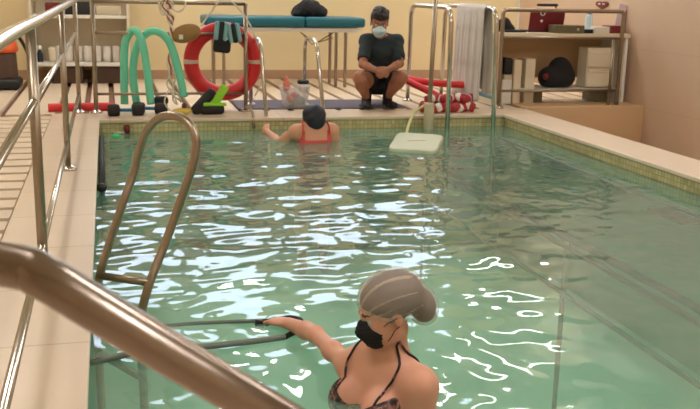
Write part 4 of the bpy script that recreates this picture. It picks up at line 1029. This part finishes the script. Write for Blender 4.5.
# hair
Bc = Body(np.array(H3)-.24, np.array(H3)+.24, .006)
T = lambda p: np.array(H3)+R3@(np.array(p)*S3)
Bc.ell(T((-.012, 0, .048)), (.118, .094, .10), R3); Bc.ell(T((-.07, 0, -.01)), (.05, .07, .07), R3, .04)
for i in range(16):
    a_ = rng.uniform(0, 2*PI); e_ = rng.uniform(.3, 1.4)
    Bc.ell(T((-.01+.085*math.cos(a_)*math.cos(e_), .07*math.sin(a_)*math.cos(e_), .06+.07*math.sin(e_))), (.028, .028, .02), R3, .015)
X, Y, Z = Bc.grids(); lx = [((X-H3.x)*R3[0, i]+(Y-H3.y)*R3[1, i]+(Z-H3.z)*R3[2, i])/S3 for i in range(3)]
body_mesh('hair', cutfield(Bc.F+.003*np.sin(lx[0]*160)*np.sin(lx[1]*170), np.where(lx[0] > .02, .052-lx[2], np.where(lx[0] > -.02, .01-lx[2], -.05-lx[2]))), Bc.lo, Bc.h, ['hair_black'], t3)
facemask(H3, R3, S3, 'mask_blue', t3)
# polo shirt
Bp = Body((2.2, 8.8, .15), (3.15, 9.75, 1.0), .0085); torso3(Bp, .016)
for q in (0, 1): Bp.ell(Sh[q], (.07, .07, .068), None, .04); Bp.chain([Sh[q], Sh[q].lerp(El[q], .82)], [.068, .062], .03)
X, Y, Z = Bp.grids()
cx_, cy_, cz_ = nb+V3(0, -.02, .085)
hole = .062-np.sqrt((X-cx_)**2+(Y-cy_)**2+((Z-cz_)*.9)**2)
Fp = cutfield(Bp.F+.004*np.sin(X*38+Z*30)*np.sin(Z*46+Y*20), hole, (pel.z+.03)-Z+0*X)
for q in (0, 1):
    d = np.array((El[q]-Sh[q]).normalized()); e = Sh[q].lerp(El[q], .80)
    side = (X-nb.x)*(-1 if q == 0 else 1)+0*Y+0*Z
    pl = (X-e.x)*d[0]+(Y-e.y)*d[1]+(Z-e.z)*d[2]
    Fp = np.where(side > .155, np.maximum(Fp, pl), Fp)
po = body_mesh('polo_shirt', Fp, Bp.lo, Bp.h, ['polo'], t3)
e = Sh[1].lerp(El[1], .72)+V3(.06, -.06, 0); obj('sleeve_mark', MB().box(e+V3(0, -.01, 0), (.03, .012, .014), 0, .003), 'white_mark', po)
# shorts
Bq = Body((2.2, 8.8, .1), (3.15, 9.75, .7), .0085)
Bq.ell(pel+V3(0, 0, .0), (.142, .172, .125), Rt3, .05)
for q in (0, 1):
    hpv = pel+V3((-.1, .1)[q], -.02, 0); Bq.chain([hpv, hpv.lerp(Kn[q], .62)], [.112, .1], .03)
Bq.ell(pel+V3(0, -.16, -.02), (.1, .09, .06), None, .05)
X, Y, Z = Bq.grids(); Fq = Bq.F
for q in (0, 1):
    d = np.array((Kn[q]-pel).normalized()); e = pel.lerp(Kn[q], .60); Fq = np.where((X-pel.x)*(-1, 1)[q] > .03+0*Y+0*Z, np.maximum(Fq, (X-e.x)*d[0]+(Y-e.y)*d[1]+(Z-e.z)*d[2]), Fq)
body_mesh('shorts', Fq, Bq.lo, Bq.h, ['shorts'], t3)
for q in (0, 1):
    Bf = Body(np.array(An[q])-.26, np.array(An[q])+.26, .007); dx = (-.03, .03)[q]
    Bf.cone(An[q]+V3(0, .035, -.065), An[q]+V3(dx, -.15, -.072), .043, .036, .03); Bf.ell(An[q]+V3(0, .0, -.045), (.046, .06, .045), None, .03)
    Bf.ell(An[q]+V3(dx*.8, -.12, -.07), (.046, .06, .03), None, .02)
    X, Y, Z = Bf.grids(); s_ = body_mesh('shoe', cutfield(Bf.F, mz+.018-Z+0*X), Bf.lo, Bf.h, ['black'], t3)
    obj('sole', MB().box(An[q]+V3(dx*.5, -.055, 0)-V3(0, 0, An[q].z-mz-.011), (.088, .27, .02), 0, .009), 'black', s_)
    obj('sock', MB().tube([An[q]+V3(0, .005, -.04), An[q]+V3(0, .0, .07)], [.05, .054], 18), 'black', t3)
